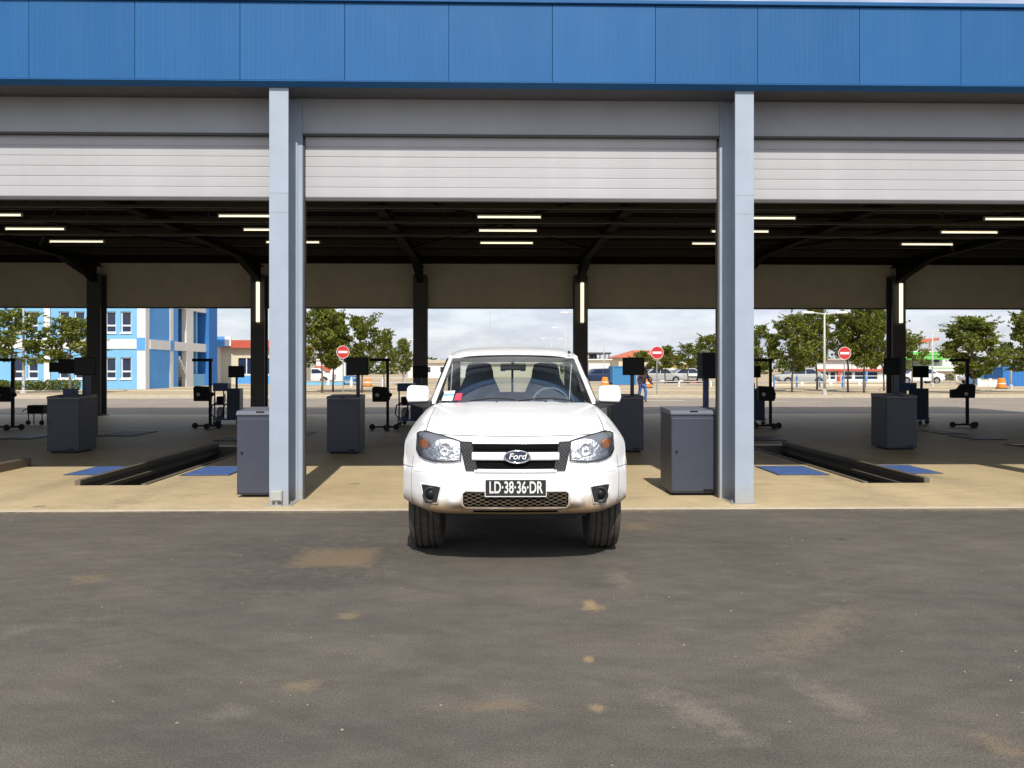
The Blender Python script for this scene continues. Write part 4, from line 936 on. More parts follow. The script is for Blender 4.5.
# side face, seen at a steep angle: solid panel, white strips, then the open stair bays
S = MB(); sx0, sx1 = cx_ - .3, cx_
def side(name, m, y0, y1, z0, z1, out=0.0, inn=.3): return bx(name, m, bl, cx_ - inn, cx_ + out, .5 + (y0 - .5) * 1.27, .5 + (y1 - .5) * 1.27, z0, z1)
side('side_panel', 'wall_blue', .51, 3.15, 0, H1); side('side_strip', 'wall_white', 3.15, 3.6, 0, H1, .04); side('side_panel', 'wall_blue', 3.6, 4.35, 0, H1)
for y0, y1 in ((.52, 4.3), (4.36, 8.7)): side('side_band', 'wall_white', y0, y1, zb0, zb1, .08 if y0 < 1 else .05)
side('stair_pier', 'wall_white', 5.5, 6.6, 0, H1, .03); side('stair_top_band', 'wall_white', 4.36, 8.7, H1 - 1.6, H1, .05)
bx('stair_back_wall', 'wall_deepblue', bl, cx_ - 1.6, cx_ - 1.5, 5.3, 11.2, 0, H1 - .12); side('end_pier', 'wall_deepblue', 8.71, 10.2, 0, H1 + .4, .25, 1.5)
side('side_band_block', 'wall_blue', 3.12, 3.63, zb0 - .05, zb1 + .05, .09, -.081); side('stair_parapet', 'wall_lightblue', 6.61, 8.7, 0, .9)
st = MB()
for i in range(9): st.box(cx_ - 1.45, cx_ + .02, 5.5 + i * .26, 5.5 + i * .26 + .28, 2.2 - i * .245 - .25, 2.2 - i * .245)
st.build('stair_flight', 'wall_white', bl)
# --- hedge at its foot
def leaf_blob(b, c, r, n, ls, rnd, flat=1.0):
    for _ in range(n):
        while True:
            v = Vector((rnd.uniform(-1, 1), rnd.uniform(-1, 1), rnd.uniform(-1, 1)))
            if .25 < v.length < 1: break
        v = v.normalized() * (v.length ** .45); p = Vector(c) + Vector((v.x * r[0], v.y * r[1], v.z * r[2]))
        d = Vector((rnd.uniform(-1, 1), rnd.uniform(-1, 1), rnd.uniform(-.7, .35))).normalized(); u = d.orthogonal().normalized()
        u = (Matrix.Rotation(rnd.uniform(0, 6.28), 3, d) @ u); l_ = ls * rnd.uniform(.6, 1.4); w_ = l_ * .38
        b.add([p, p + d * l_ * .5 + u * w_, p + d * l_, p + d * l_ * .5 - u * w_], [(0, 1, 2, 3)])
rnd = random.Random(3)
for i, (p0, p1, y0, lb) in enumerate(((-14, 14, 380, 'dark clipped hedge by the blue office wall at the left edge'), (18, 48, 381, 'low green hedge under the blue office windows'), (50, 84, 380, 'yellow green hedge behind the far left console'))):
    a = atd(p0, 50)[0]; c = atd(p1, 50)[0]; h = zat(y0, 50) - GB; t = thing('hedge', lb, 'hedge', ((a + c) / 2, 50, GB)); w_ = (c - a) / 2
    b = MB(); 
    for k in range(5): leaf_blob(b, (-w_ + w_ * 2 * (k + .5) / 5, rnd.uniform(-.1, .1), h * .52), (w_ / 4, .45, h * .55), 420, .10, rnd)
    b.build('foliage', 'leaf', t, normals=False)
    s_ = MB()
    for k in range(6): s_.tube([(-w_ + w_ * 2 * (k + .5) / 6, 0, 0), (-w_ + w_ * 2 * (k + .5) / 6 + .05, 0, h * .6)], .025, 5)
    s_.build('stems', 'bark', t)

# --- trees
def make_tree(seed, h, rad, tall=1.0, clumps=20, leaves=330, trunk_h=None, ls=.15):
    r = random.Random(seed); th = trunk_h or h * .36; tr = MB(); cr = MB(); top = Vector((r.uniform(-.2, .2), r.uniform(-.2, .2), th))
    base = [(0, 0, 0), (r.uniform(-.04, .04), 0, th * .35), (r.uniform(-.08, .08), r.uniform(-.05, .05), th * .7), top]
    tr.tube(base, [.085, .07, .06, .055], 8)
    lead = [top, top + Vector((r.uniform(-.1, .1), 0, (h - th) * .4)), top + Vector((r.uniform(-.25, .25), 0, (h - th) * .8))]; tr.tube(lead, [.055, .04, .015], 6)
    for k in range(clumps):
        u = (k + .5) / clumps; zc = th * .92 + (h - th * .95) * (u ** .9); env = math.sin(math.pi * (.20 + .76 * u ** tall)) ** .9
        a = k * 2.4 + r.uniform(-.5, .5); rr = rad * env * r.uniform(.35, .92)
        c = Vector((top.x + rr * math.cos(a), top.y + rr * math.sin(a), zc)); s0 = top + Vector((0, 0, max(0, (zc - th) * .55)))
        mid = s0.lerp(c, .55) + Vector((0, 0, -.05)); tr.tube([s0, mid, c], [.032, .02, .006], 5)
        cl = rad * r.uniform(.20, .40)
        leaf_blob(cr, c, (cl, cl, cl * r.uniform(.45, .7)), int(leaves * r.uniform(.7, 1.2)), ls, r)
        for _ in range(5):                                   # feathery shoots that break the outline
            d = Vector((math.cos(a + r.uniform(-.9, .9)), math.sin(a + r.uniform(-.9, .9)), r.uniform(-.25, .7))).normalized(); L = cl * r.uniform(1.0, 1.9)
            tr.tube([c, c + d * L], [.008, .003], 4, False)
            for q in range(26):
                p = c + d * L * r.uniform(.4, 1.05); e = Vector((r.uniform(-1, 1), r.uniform(-1, 1), r.uniform(-.6, .5))).normalized(); n_ = e.orthogonal().normalized(); l_ = ls * r.uniform(.6, 1.2)
                cr.add([p, p + e * l_ * .5 + n_ * l_ * .32, p + e * l_, p + e * l_ * .5 - n_ * l_ * .32], [(0, 1, 2, 3)])
    return tr, cr
TV = {}
def tree(px, d, top_px, width_px, lb, var, rz=0.0, group='young street trees on the planting strip'):
    h = zat(top_px, d) - GB; rad = .84 * width_px * d / FPX / 2; x, y = atd(px, d)
    if var not in TV:
        seed, tall, cl, lv, tf = {'a': (11, 1.0, 22, 320, .36), 'b': (23, .8, 20, 300, .40), 'c': (37, 1.25, 22, 320, .34), 'd': (51, .9, 17, 200, .42), 'e': (64, 1.1, 28, 330, .26), 'f': (77, 1.45, 22, 300, .36), 'g': (85, .7, 16, 330, .45), 'h': (93, 1.15, 19, 290, .38), 'i': (101, 1.0, 24, 260, .33)}[var]
        tr, cr = make_tree(seed, 4.6, 1.6, tall, cl, lv, 4.6 * tf); t = thing('street_tree', lb, 'tree', (x, y, GB), rz, group)
        tr.build('trunk', 'bark', t, smooth=True); cr.build('crown', 'leaf', t, normals=False); TV[var] = t
    else: t = copy_tree(TV[var]); t.location = (x, y, GB); t.rotation_euler = (0, 0, rz); t['label'] = lb; t['group'] = group
    t.scale = (rad / 1.6, rad / 1.6, h / 4.6); return t
tree(14, 44, 310, 72, 'thin feathery tree at the left edge before the blue office', 'd', .3)
tree(70, 44, 318, 66, 'feathery tree before the blue office, above the far left console', 'b', 1.2)
tree(322, 45, 308, 56, 'dark leafy tree just right of the left front column', 'a', .4)
tree(333, 47, 312, 50, 'leafy tree above the left no entry sign', 'f', 2.0)
tree(362, 45, 317, 56, 'leafy tree above the dark console left of the pickup', 'h', 3.3)
tree(384, 50, 330, 34, 'smaller tree just left of the rear column by the pickup', 'd', 5.0)
tree(403, 66, 340, 26, 'small distant tree beside the left mirror of the pickup', 'a', 1.0)
tree(640, 72, 352, 30, 'small distant tree left of the middle no entry sign', 'c', .9)
tree(665, 68, 347, 34, 'distant tree right of the middle no entry sign', 'g', 2.2)
tree(688, 70, 344, 34, 'pale distant tree behind the tall console monitor', 'd', 3.9)
tree(707, 64, 336, 36, 'distant tree at the left side of the right front column', 'b', 4.4)
tree(757, 47, 326, 44, 'leafy tree directly right of the right front column', 'h', .2)
tree(792, 46, 316, 52, 'leafy tree left of the tall double lamp post', 'i', 1.1)
tree(817, 50, 308, 48, 'tall tree behind the double lamp post', 'f', 2.7)
tree(848, 46, 314, 48, 'leafy tree behind the right no entry sign', 'g', 5.2)
tree(864, 45, 306, 56, 'tall tree just left of the right rear column', 'a', 4.1)
tree(884, 49, 312, 46, 'leafy tree hidden partly by the right rear column', 'c', 3.0)
tree(912, 52, 334, 36, 'small tree right of the right rear column before the green building', 'd', 1.7)
tree(973, 44, 318, 66, 'bushy two tiered tree on the right above the wedge tester', 'e', .6)
tree(1028, 45, 312, 58, 'tree cut by the right edge of the picture', 'i', 2.4)
tree(950, 70, 374, 10, 'tiny sapling before the white and green building', 'd', .3)

# --- lamp posts, masts and no entry signs
def lamp(px, d, top, arms, lb, base=GB, wpx=None):
    x, y = atd(px, d); h = zat(top, d) - base; t = thing('street_lamp', lb, 'street lamp', (x, y, base), 0, 'street lamps behind the hall')
    MB().tube([(0, 0, 0), (0, 0, h * .5), (0, 0, h)], [.07, .055, .04], 10).build('pole', 'pole_grey', t, smooth=True); MB().lathe([(.11, 0), (.11, .25), (.08, .3)], n=12).build('base', 'pole_grey', t)
    for s, L in arms:
        MB().tube([(0, 0, h - .06), (s * L, 0, h + .02)], .03, 8).build('arm', 'pole_grey', t)
        MB().prism([(s * L * .98, h - .03), (s * (L + .5), h - .02), (s * (L + .6), h + .03), (s * (L + .45), h + .09), (s * L * .98, h + .06)], -.13, .13).build('lamp_head', 'sign_white', t, bevel=.015)
lamp(824.5, 42, 313, ((-1, .6), (1, .6)), 'grey double arm street lamp among the trees right of the right column')
lamp(932.5, 58, 331, ((1, .6),), 'grey single arm street lamp right of the right rear column')
lamp(565, 92, 328, ((-1, .9), (1, .9)), 'nearer of the double arm lamps above the pickup roof', 0)
lamp(551.5, 125, 339, ((-1, 1.1), (1, 1.1)), 'farther double arm lamp above the pickup roof', 0)
lamp(575, 66, 313, ((-1, .6),), 'lamp post beside the rear column right of the pickup roof', 0)
lamp(1011, 52, 330, ((1, .5),), 'slim pale lamp post near the right edge', GB)
lamp(404, 84, 340, ((1, .5),), 'far lamp post left of the pickup cab', 0)
for px, d, top, lb in ((440, 120, 337, 'plain grey mast above the left half of the pickup roof'), (490, 150, 311, 'tall thin aerial mast above the pickup roof'), (23.5, 44, 300, 'slim white flagpole before the blue office'), (604, 100, 348, 'thin aerial behind the white terrace house')):
    x, y = atd(px, d); g_ = GB if d < 60 else 0; t = thing('mast', lb, 'mast', (x, y, g_)); h = zat(top, d) - g_
    MB().tube([(0, 0, 0), (0, 0, h)], [.08, .05], 8).build('pole', 'pole_grey', t); MB().lathe([(.16, 0), (.16, .12), (.1, .16)], n=10).build('foot', 'pole_grey', t); MB().lathe([(.0, 0), (.1, .03), (.0, .12)], (0, 0, h), n=8).build('finial', 'pole_grey', t)
for px, py, lb in ((343, 352, 'round red no entry sign left of the pickup'), (657, 352.7, 'round red no entry sign right of the pickup'), (844.5, 353.2, 'round red no entry sign among the right trees')):
    d = 40.4; x, y = atd(px, d); zc = zat(py, d) - GB; t = thing('no_entry_sign', lb, 'traffic sign', (x, y, GB), 0, 'no entry signs along the rear road')
    MB().tube([(0, .03, 0), (0, .03, zc + .2)], .03, 8).build('pole', 'galv', t)
    f = MB().lathe([(.0, -.008), (.315, -.008), (.315, .006), (.0, .006)], (0, -.01, zc), 'y', 36).build('face', 'sign_red', t)
    MB().lathe([(.300, -.004), (.318, -.004), (.318, 0), (.300, 0)], (0, -.018, zc), 'y', 36, close=True).build('border', 'sign_white', f); MB().box(-.22, .22, -.024, -.0185, zc - .055, zc + .055).build('bar', 'sign_white', f)
    MB().box(-.05, .05, -.003, .06, zc - .16, zc - .12).box(-.05, .05, -.003, .06, zc + .12, zc + .16).build('clamp', 'galv', t)

# --- low shop with blue and red fascia, left
D2 = 70.0; t = thing('low_shop', 'low cream shop with blue and red fascia behind the left bay', 'building', (0, D2, 0)); X = lambda p, d=D2: atd(p, d)[0]
zt, zf = zat(337, D2), zat(347, D2)
b = wall_cells(MB(), X(214), X(300), 0, zf, [(X(240), X(256), .9, 2.3), (X(262), X(274), .9, 2.3)], 0, .3); b.build('front_wall', 'wall_cream', t)
for a, c in ((240, 256), (262, 274)):
    w_ = MB().box(X(a), X(c), .12, .16, .9, 2.3).build('window', 'pane', t); MB().box(X(a), X(c), .05, .12, .86, .95).box(X((a + c) / 2) - .04, X((a + c) / 2) + .04, .06, .12, .95, 2.3).build('frame', 'frame_white', w_)
bx('white_pier', 'wall_white', t, X(216), X(223), -.4, -.003, 0, zf); bx('blue_plinth', 'wall_blue', t, X(238), X(300), -.08, -.003, 0, .8)
bx('blue_fascia', 'wall_blue', t, X(210), X(229), -.6, -.402, zf, zt); bx('sign_panel', 'sign_white', t, X(229), X(235), -.6, -.402, zf + .05, zt); bx('red_fascia', 'fascia_red', t, X(235), X(300), -.58, -.402, zf - .1, zt - .3); bx('roof', 'fascia_red', t, X(210), X(300), -.4, 7, zf, zf + .2)
bx('back_wall', 'wall_cream', t, X(214), X(300), 6.5, 6.8, 0, zf); bx('side_wall', 'wall_cream', t, X(300) - .3, X(300), .31, 6.49, 0, zf); bx('side_wall', 'wall_cream', t, X(214), X(214) + .3, .31, 6.49, 0, zf)
# --- shop with red sign behind the left trees
D3 = 84.0; t = thing('sign_shop', 'white shop with red sign board behind the trees left of the pickup', 'building', (0, D3, 0)); X = lambda p, d=D3: atd(p, d)[0]
h3 = zat(356, D3); b = wall_cells(MB(), X(292), X(346), 0, h3, [(X(304), X(312), .1, 1.3), (X(316), X(330), .3, 1.2)], 0, .3); b.build('front_wall', 'wall_white', t)
bx('door', 'pane', t, X(304), X(312), .1, .15, .1, 1.3); w_ = bx('window', 'pane', t, X(316), X(330), .1, .15, .3, 1.2); bx('frame', 'frame_white', w_, X(323) - .04, X(323) + .04, .04, .1, .3, 1.2)
sg = bx('sign_board', 'fascia_red', t, X(309), X(331), -.25, -.003, zat(372, D3), zat(366, D3)); bx('sign_text_panel', 'sign_white', sg, X(312), X(322), -.27, -.251, zat(370.5, D3), zat(368, D3))
bx('awning', 'wall_white', t, X(300), X(334), -1.0, -.003, zat(374.5, D3), zat(373, D3)); bx('roof', 'kerb', t, X(290), X(348), -.3, 6, h3, h3 + .2); bx('back_wall', 'wall_white', t, X(292), X(346), 5.4, 5.7, 0, h3)
# --- low blue and white fence walls and pale walls along the far street
def low_wall(name, m, p0, p1, d, y0, lb, z0=0.0):
    t = thing(name, lb, 'wall', (0, d, z0)); h = zat(y0, d) - z0; bx('wall', m, t, atd(p0, d)[0], atd(p1, d)[0], 0, .2, 0, h); bx('coping', 'kerb', t, atd(p0, d)[0] - .03, atd(p1, d)[0] + .03, -.04, .24, h, h + .06)
    n = max(2, int((atd(p1, d)[0] - atd(p0, d)[0]) / 2.2)); 
    for k in range(n + 1): x = atd(p0, d)[0] * (1 - k / n) + atd(p1, d)[0] * k / n; bx('pier', 'wall_white', t, x - .11, x + .11, -.06, -.001, 0, h + .1)
low_wall('boundary_wall', 'wall_lightblue', 306, 352, 66, 381.5, 'low light blue boundary wall behind the left trees', GB)
low_wall('boundary_wall', 'wall_cream', 775, 892, 62, 383.5, 'low pale boundary wall behind the right trees', GB)
low_wall('boundary_wall', 'wall_white', 985, 1008, 60, 380, 'short pale wall before the blue kiosks on the right', GB)
def rail_fence(p0, p1, d, y0, lb, m='pole_grey', z0=GB, pitch=2.0):
    t = thing('rail_fence', lb, 'fence', (0, d, z0)); h = zat(y0, d) - z0; a, c = atd(p0, d)[0], atd(p1, d)[0]; n = int((c - a) / pitch)
    for k in range(n + 1): x = a + (c - a) * k / n; bx('post', m, t, x - .05, x + .05, -.035, .035, 0, h)
    for q in (.45, .92): bx('rail', 'pole_grey', t, a, c, -.06, -.036, h * q - .03, h * q + .03)
rail_fence(352, 414, 58, 377, 'white rail fence left of the pickup cab', 'sign_white'); rail_fence(648, 712, 60, 381, 'white rail fence right of the middle no entry sign', 'sign_white')
rail_fence(776, 892, 57, 375, 'blue post fence behind the right trees', 'wall_deepblue', pitch=1.5)
# --- pale building mass seen beside and through the cab
def simple_house(name, lb, d, p0, p1, eave, roof, wallm, roofm, depth=6, wins=(), z0=0.0, hip=True, flat=False):
    t = thing(name, lb, 'building', (0, d, z0)); X = lambda p: atd(p, d)[0]; a, c = X(p0), X(p1); h = zat(eave, d) - z0; hs = [(X(w[0]), X(w[1]), zat(w[3], d) - z0, zat(w[2], d) - z0) for w in wins]
    wall_cells(MB(), a, c, 0, h, hs, 0, .25).build('front_wall', wallm, t)
    for q in hs:
        w_ = MB().box(q[0], q[1], .1, .14, q[2], q[3]).build('window', 'pane', t); MB().box(q[0], q[1], .04, .1, q[2], q[2] + .08).box(q[0], q[0] + .06, .04, .1, q[2] + .08, q[3]).box(q[1] - .06, q[1], .04, .1, q[2] + .08, q[3]).build('frame', 'frame_white', w_)
    bx('back_wall', wallm, t, a, c, depth - .25, depth, 0, h); bx('side_wall', wallm, t, a, a + .25, .251, depth - .251, 0, h); bx('side_wall', wallm, t, c - .25, c, .251, depth - .251, 0, h)
    hr = zat(roof, d) - z0
    if flat: bx('roof', roofm, t, a - .3, c + .3, -.4, depth + .3, h, hr)
    else:
        o = .5; i_ = min(depth / 2, (c - a) * .35)
        MB().add([(a - o, -o, h), (c + o, -o, h), (c + o, depth + o, h), (a - o, depth + o, h), (a + i_, depth / 2, hr), (c - i_, depth / 2, hr)], [(0, 1, 5, 4), (1, 2, 5), (2, 3, 4, 5), (3, 0, 4), (3, 2, 1, 0)]).build('roof', roofm, t)
    return t
simple_house('long_shed', 'long low pale building behind the pickup cab on the left', 120, 408, 470, 363, 360, 'wall_white', 'kerb', wins=((425, 431, 367, 373), (440, 446, 367, 373), (455, 461, 367, 373)), flat=True)
simple_house('long_shed', 'low cream building seen through the pickup windows', 125, 474, 560, 364, 361, 'wall_cream', 'kerb', wins=((480, 486, 366, 372), (500, 506, 366, 372), (520, 526, 366, 372)), flat=True)
t = simple_house('terrace_house', 'white house with dark roofed terrace right of the pickup', 105, 589, 610, 360, 359, 'wall_white', 'wall_white', wins=((594, 598, 369, 375), (602, 606, 369, 375)), flat=True)
X = lambda p: atd(p, 105)[0]; z0, z1 = zat(359, 105), zat(354, 105)
bx('terrace_roof', 'dark_terrace', t, X(588), X(611), -.6, 6, z1, z1 + .2); bx('terrace_back', 'dark_terrace', t, X(590), X(598), 1, 1.2, z0, z1)
for p in (590, 594, 600, 605, 609): bx('terrace_post', 'dark_terrace', t, X(p) - .06, X(p) + .06, -.3, -.18, z0, z1)
simple_house('red_roof_house', 'cream house with red tiled hip roof behind the blue container', 112, 619, 676, 357.5, 349.5, 'wall_cream', 'roof_red', wins=((624, 628, 361, 369), (640, 645, 361, 369), (660, 665, 361, 369)), depth=9)
simple_house('yellow_house', 'pale yellow house behind the distant trees beside the right column', 100, 664, 690, 364, 362, 'wall_yellow', 'wall_white', wins=((668, 672, 368, 376), (678, 683, 368, 376)), flat=True)
simple_house('white_shop', 'small white shop right of the middle no entry sign', 88, 661, 686, 370, 368.5, 'wall_white', 'wall_white', wins=((665, 670, 374, 379), (675, 681, 374, 379)), flat=True)
simple_house('red_kiosk', 'small red kiosk left of the right front column', 80, 691, 704, 376, 374, 'fascia_red', 'wall_white', wins=((694, 699, 378, 381),), flat=True, depth=3)
t = simple_house('shopping_block', 'white shop block with red trim behind the right trees', 82, 820, 900, 360, 358.5, 'wall_white', 'kerb', wins=((824, 832, 372, 380), (833, 839, 372, 380), (846, 856, 372, 380), (858, 868, 372, 380), (871, 882, 372, 380)), flat=True)
X = lambda p: atd(p, 82)[0]; bx('red_trim', 'fascia_red', t, X(819), X(901), -.35, -.05, zat(371, 82), zat(369, 82)); bx('red_pier', 'fascia_red', t, X(840), X(842.5), -.3, -.04, 0, zat(371.05, 82)); bx('blue_pier', 'wall_blue', t, X(868), X(870), -.3, -.04, 0, zat(371.05, 82))
for k in range(9): bx('facade_fin', 'frame_white', t, X(850 + 5 * k), X(851.2 + 5 * k), -.2, -.02, zat(368.9, 82), zat(360.5, 82))
t = simple_house('green_building', 'white building with bright green canopy right of the right rear column', 96, 896, 968, 352, 351, 'wall_white', 'wall_white', wins=((905, 914, 374, 382), (918, 926, 374, 382), (930, 938, 374, 382), (942, 950, 374, 382), (930, 945, 358, 363)), flat=True)
X = lambda p: atd(p, 96)[0]; bx('green_canopy', 'green', t, X(894), X(948), -2.2, -.02, zat(359.5, 96), zat(356, 96)); bx('green_parapet', 'green', t, X(908), X(944), -.5, -.02, zat(355, 96), zat(351.8, 96)); bx('white_canopy', 'wall_white', t, X(894), X(962), -1.6, -.02, zat(371, 96), zat(366, 96)); bx('green_stripe', 'green', t, X(894), X(962), -1.63, -1.601, zat(368.4, 96), zat(367.6, 96))
MB().add([(X(896), -.3, zat(346, 96)), (X(943), -.3, zat(337.5, 96)), (X(943), 5, zat(337.5, 96)), (X(896), 5, zat(346, 96)), (X(896), -.3, zat(348, 96)), (X(943), -.3, zat(340, 96)), (X(943), 5, zat(340, 96)), (X(896), 5, zat(348, 96))], [(0, 1, 2, 3), (4, 7, 6, 5), (0, 4, 5, 1), (1, 5, 6, 2), (2, 6, 7, 3), (3, 7, 4, 0)]).build('sloping_red_roof', 'roof_red', t)
for p in (900, 915, 930, 940): bx('roof_post', 'sign_white', t, X(p) - .1, X(p) + .1, 1, 1.2, zat(351.2, 96), zat(347 - (p - 896) * .17, 96))
t = simple_house('blue_kiosk', 'light blue kiosk with white sign board left of the blue container on the right', 64, 995, 1009, 371, 370, 'wall_lightblue', 'wall_white', wins=((998, 1006, 376, 382),), flat=True, depth=3, z0=GB)
bx('sign_board', 'sign_white', t, atd(996, 64)[0], atd(1008, 64)[0], -.2, -.02, zat(375, 64) - GB, zat(371.5, 64) - GB)
# shipping container and open skip
def container(lb, d, p0, p1, top, m, depth=2.4, z0=GB):
    X = lambda p: atd(p, d)[0]; a, c = X(p0), X(p1); h = zat(top, d) - z0; t = thing('metal_container', lb, 'container', ((a + c) / 2, d, z0)); w_ = (c - a) / 2
    b = MB(); n = int(w_ * 2 / .28)
    pts = []
    for k in range(n): x0 = -w_ + .08 + (2 * w_ - .16) * k / n; dx = (2 * w_ - .16) / n; pts += [(x0, .03), (x0 + dx * .35, .03), (x0 + dx * .5, .06), (x0 + dx * .85, .06)]
    poly = pts + [(w_ - .08, .03), (w_ - .08, depth - .03), (-w_ + .08, depth - .03)]
    b.prism(poly, .12, h - .1, 'z'); b.build('corrugated_body', m, t)
    f = MB()
    for sx in (-1, 1):
        for y in (0, depth - .1): f.box(*sorted((sx * w_, sx * (w_ - .1))), y, y + .1, 0, h)
    f.box(-w_ + .1, w_ - .1, 0, .1, h - .1, h); f.box(-w_ + .1, w_ - .1, 0, .1, .02, .12); f.box(-w_ + .1, w_ - .1, depth - .1, depth, h - .1, h)
    for sx in (-1, 1): f.box(*sorted((sx * w_, sx * (w_ - .1))), .1, depth - .1, h - .1, h)
    f.build('frame', m, t)
    return t
container('blue metal container right of the pickup mirror', 66, 613, 637, 366, 'cont_blue')
c = container('dark blue metal container at the right edge', 60, 1010, 1042, 367, 'wall_deepblue')
container('small blue container behind the left console monitor', 66, 344, 355, 376, 'cont_blue', 1.6)
# barrels
def barrel(px, d, top, lb, z0=GB):
    x, y = atd(px, d); h = zat(top, d) - z0; t = thing('traffic_barrel', lb, 'barrel', (x, y, z0), 0, 'orange traffic barrels'); h = max(h, .7)
    MB().lathe([(.30, .06), (.29, h * .35), (.26, h * .36), (.25, h * .68), (.23, h * .7), (.21, h * .96), (.12, h)], n=18).build('body', 'orange', t, smooth=True, auto=.5); MB().lathe([(.36, 0), (.36, .06), (.3, .06)], n=18).build('base', 'rubber', t); MB().lathe([(.262, h * .44), (.258, h * .52)], n=18).build('band', 'sign_white', t)
barrel(605, 60, 379, 'orange traffic barrel left of the blue container'); barrel(647.5, 56, 378, 'orange traffic barrel right of the tall black monitor, by the walker'); barrel(1001.5, 54, 379, 'orange traffic barrel near the right edge'); barrel(368, 60, 377.5, 'orange traffic barrel left of the pickup')
# --- parked cars
def car(px, d, rz, m, lb, first=[None], z0=0.0):
    x, y = atd(px, d)
    if first[0] is None:
        t = thing('parked_car', lb, 'car', (x, y, z0), rz, 'cars parked in the far street'); first[0] = t
        side_ = [(-2.1, .42), (-2.08, .72), (-1.95, .84), (-1.15, .93), (-.55, 1.40), (.85, 1.43), (1.55, .98), (2.05, .92), (2.12, .6), (2.08, .36), (1.72, .30), (1.62, .56), (1.35, .68), (1.08, .56), (.98, .28), (-.98, .28), (-1.08, .56), (-1.35, .68), (-1.62, .56), (-1.72, .32)]
        MB().prism(side_, -.84, .84).build('body', m, t, bevel=.05, smooth=True, auto=.6)
        for s in (-1, 1): MB().prism([(-1.0, .95), (-.5, 1.34), (.15, 1.36), (.15, .95)], *sorted((s * .835, s * .848))).build('side_window', 'pane', t); MB().prism([(.22, .95), (.22, 1.36), (.8, 1.36), (1.38, .98)], *sorted((s * .835, s * .848))).build('side_window', 'pane', t)
        MB().add([(-1.17, -.7, .95), (-1.17, .7, .95), (-.6, .6, 1.385), (-.6, -.6, 1.385)], [(0, 1, 2, 3)]).build('windscreen', 'pane', t).location = (-.012, 0, .012); MB().add([(1.52, -.7, 1.0), (1.52, .7, 1.0), (.9, .6, 1.41), (.9, -.6, 1.41)], [(0, 1, 2, 3)]).build('rear_window', 'pane', t).location = (.012, 0, .012)
        for sx in (-1.35, 1.35):
            for sy in (-.76, .76): w_ = MB().lathe([(.2, -.1), (.3, -.1), (.32, -.06), (.32, .06), (.3, .1), (.2, .1)], (sx, sy, .32), 'y', 20).build('wheel', 'rubber', t); MB().lathe([(0, -.104), (.19, -.104), (.19, .104), (0, .104)], (sx, sy, .32), 'y', 16).build('rim', 'wheel_rim', w_)
        for sy in (-.62, .62): MB().box(-2.11, -2.06, sy - .16, sy + .16, .64, .74).build('headlight', 'chrome', t); MB().box(2.09, 2.125, sy - .16, sy + .16, .7, .84).build('tail_light', 'sign_red', t)
    else:
        t = copy_tree(first[0]); t.location = (x, y, z0); t.rotation_euler = (0, 0, rz); t['label'] = lb
        for ch in t.children:
            if ch.name.startswith('body'): ch.data = ch.data.copy(); ch.data.materials.clear(); ch.data.materials.append(M[m])
    return t
car(599, 74, .1, 'navy', 'dark blue car parked before the white terrace house'); car(800, 72, .0, 'lightgrey', 'large grey car parked behind the trees left of the double lamp'); car(660, 80, 3.2, 'lightgrey', 'pale grey car parked behind the middle no entry sign')
car(684, 81, .05, 'lightgrey', 'pale car parked beside the small white shop'); car(917, 74, .0, 'sign_white', 'white car right of the right rear column'); car(985, 73, .1, 'sign_white', 'white car behind the bushy tree on the right'); car(311, 75, .0, 'sign_white', 'white car parked before the red sign shop on the left')
# --- walker behind the hall
px_, d_ = 642.5, 35.0; x, y = atd(px_, d_); per = thing('person', 'person in dark cap, navy jacket and blue trousers walking behind the right console', 'person', (x, y, -.004), math.radians(25))
def skinned(name, joints, edges, m, parent):
    me = bpy.data.meshes.new(name); me.from_pydata([j[0] for j in joints], edges, []); o = bpy.data.objects.new(name, me); col.objects.link(o)
    md = o.modifiers.new('skin', 'SKIN'); o.modifiers.new('sub', 'SUBSURF').levels = 1
    if not me.skin_vertices: me.skin_vertices.new() if hasattr(me.skin_vertices, 'new') else None
    for v, j in zip(me.skin_vertices[0].data, joints): v.radius = (j[1], j[1] if len(j) < 3 else j[2])
    me.skin_vertices[0].data[0].use_root = True
    dg = bpy.context.evaluated_depsgraph_get(); ev = bpy.data.meshes.new_from_object(o.evaluated_get(dg)); bpy.data.objects.remove(o)
    ev.name = name; ev.materials.clear(); ev.materials.append(M[m])
    for p in ev.polygons: p.use_smooth = True
    r = bpy.data.objects.new(name, ev); col.objects.link(r); r.parent = parent; return r
k = .90
J = [((0, 0, .86), .13, .10), ((0, -.04, 1.08), .14, .10), ((0, -.12, 1.30), .15, .10), ((0, -.17, 1.40), .06), ((0, -.20, 1.47), .085), ((0, -.21, 1.58), .08),
     ((.10, 0, .80), .08), ((.11, -.12, .46), .06), ((.11, -.06, .08), .045), ((.11, -.18, .04), .04), ((-.10, 0, .80), .08), ((-.11, .08, .46), .06), ((-.11, .25, .10), .045), ((-.11, .16, .04), .04),
     ((.20, -.12, 1.30), .06), ((.30, -.08, 1.06), .048), ((.36, -.26, .88), .036), ((.38, -.34, .84), .03), ((-.20, -.12, 1.30), .06), ((-.26, .0, 1.04), .048), ((-.24, -.14, .84), .036), ((-.24, -.2, .78), .03)]
E = [(0, 1), (1, 2), (2, 3), (3, 4), (4, 5), (0, 6), (6, 7), (7, 8), (8, 9), (0, 10), (10, 11), (11, 12), (12, 13), (2, 14), (14, 15), (15, 16), (16, 17), (2, 18), (18, 19), (19, 20), (20, 21)]
sc = lambda L: [((a[0] * k, a[1] * k, a[2] * k),) + tuple(q * k for q in r) for a, *r in L]
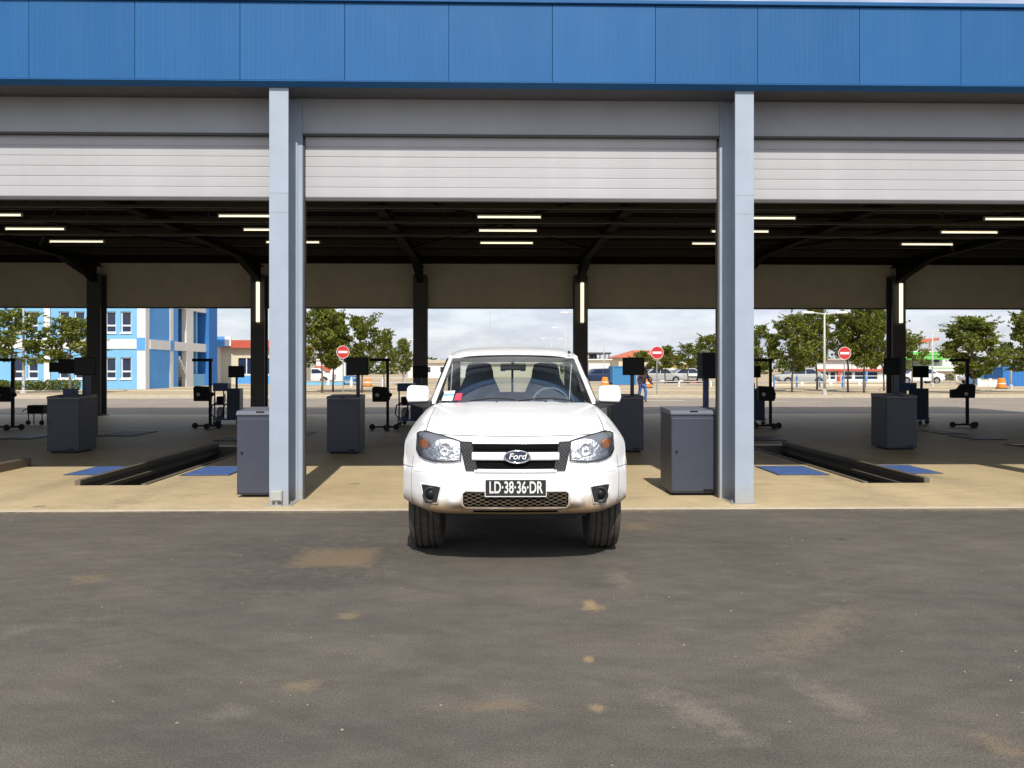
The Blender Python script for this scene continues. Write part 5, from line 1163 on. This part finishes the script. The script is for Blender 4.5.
try:
    skinned('body', sc(J), E, 'skin', per)
    up = [J[i] for i in (1, 2, 14, 15, 16, 18, 19, 20)]; up = [(a, *[q + .022 for q in r]) for a, *r in up]; up.append(((0, 0, .84), .16, .13))
    skinned('jacket', sc(up), [(0, 1), (1, 2), (2, 3), (3, 4), (1, 5), (5, 6), (6, 7), (0, 8)], 'cloth_navy', per)
    lo = [J[i] for i in (0, 6, 7, 8, 10, 11, 12)]; lo = [(a, *[q + .018 for q in r]) for a, *r in lo]
    skinned('trousers', sc(lo), [(0, 1), (1, 2), (2, 3), (0, 4), (4, 5), (5, 6)], 'cloth_blue', per)
except Exception as ex: print('person', ex)
MB().lathe([(.125, 0), (.12, .06), (.08, .11), (0, .125)], (0, -.185, 1.41), n=16).add([(-.1, -.28, 1.415), (.1, -.28, 1.415), (.07, -.39, 1.40), (-.07, -.39, 1.40)], [(0, 1, 2, 3)]).build('cap', 'hair', per, smooth=True)
# --- far tree line, one mass on the horizon
b = MB(); rnd = random.Random(9)
for k in range(150):
    x = -190 + 380 * k / 150 + rnd.uniform(-2, 2); h = rnd.uniform(1.2, 2.6) * (1.35 if x > 60 else 1)
    leaf_blob(b, (x, 200 + rnd.uniform(-10, 10), h * .9), (3.2, 2.5, h), 70, 1.0, rnd)
tag(b.build('distant_trees', 'leaf_far', normals=False), 'far dark line of trees on the horizon', 'trees', None, 'stuff')

# --- loose stones on the forecourt
b = MB(); rnd = random.Random(21)
for k in range(120):
    d_ = 3.2 + 5.2 * rnd.random(); x = rnd.uniform(-.7, .7) * d_; y = d_; r = rnd.choice((.004, .005, .006, .008)); z = r * .4
    vs_ = [(x + r * rnd.uniform(.6, 1.2) * dx, y + r * rnd.uniform(.6, 1.2) * dy, z + r * dz * rnd.uniform(.5, .8)) for dx, dy, dz in ((1, 0, 0), (-1, 0, 0), (0, 1, 0), (0, -1, 0), (0, 0, 1), (0, 0, -1))]
    b.add(vs_, [(0, 2, 4), (2, 1, 4), (1, 3, 4), (3, 0, 4), (2, 0, 5), (1, 2, 5), (3, 1, 5), (0, 3, 5)])
tag(b.build('loose_gravel', 'gravel'), 'tiny loose stones scattered over the asphalt forecourt', 'gravel', None, 'stuff')
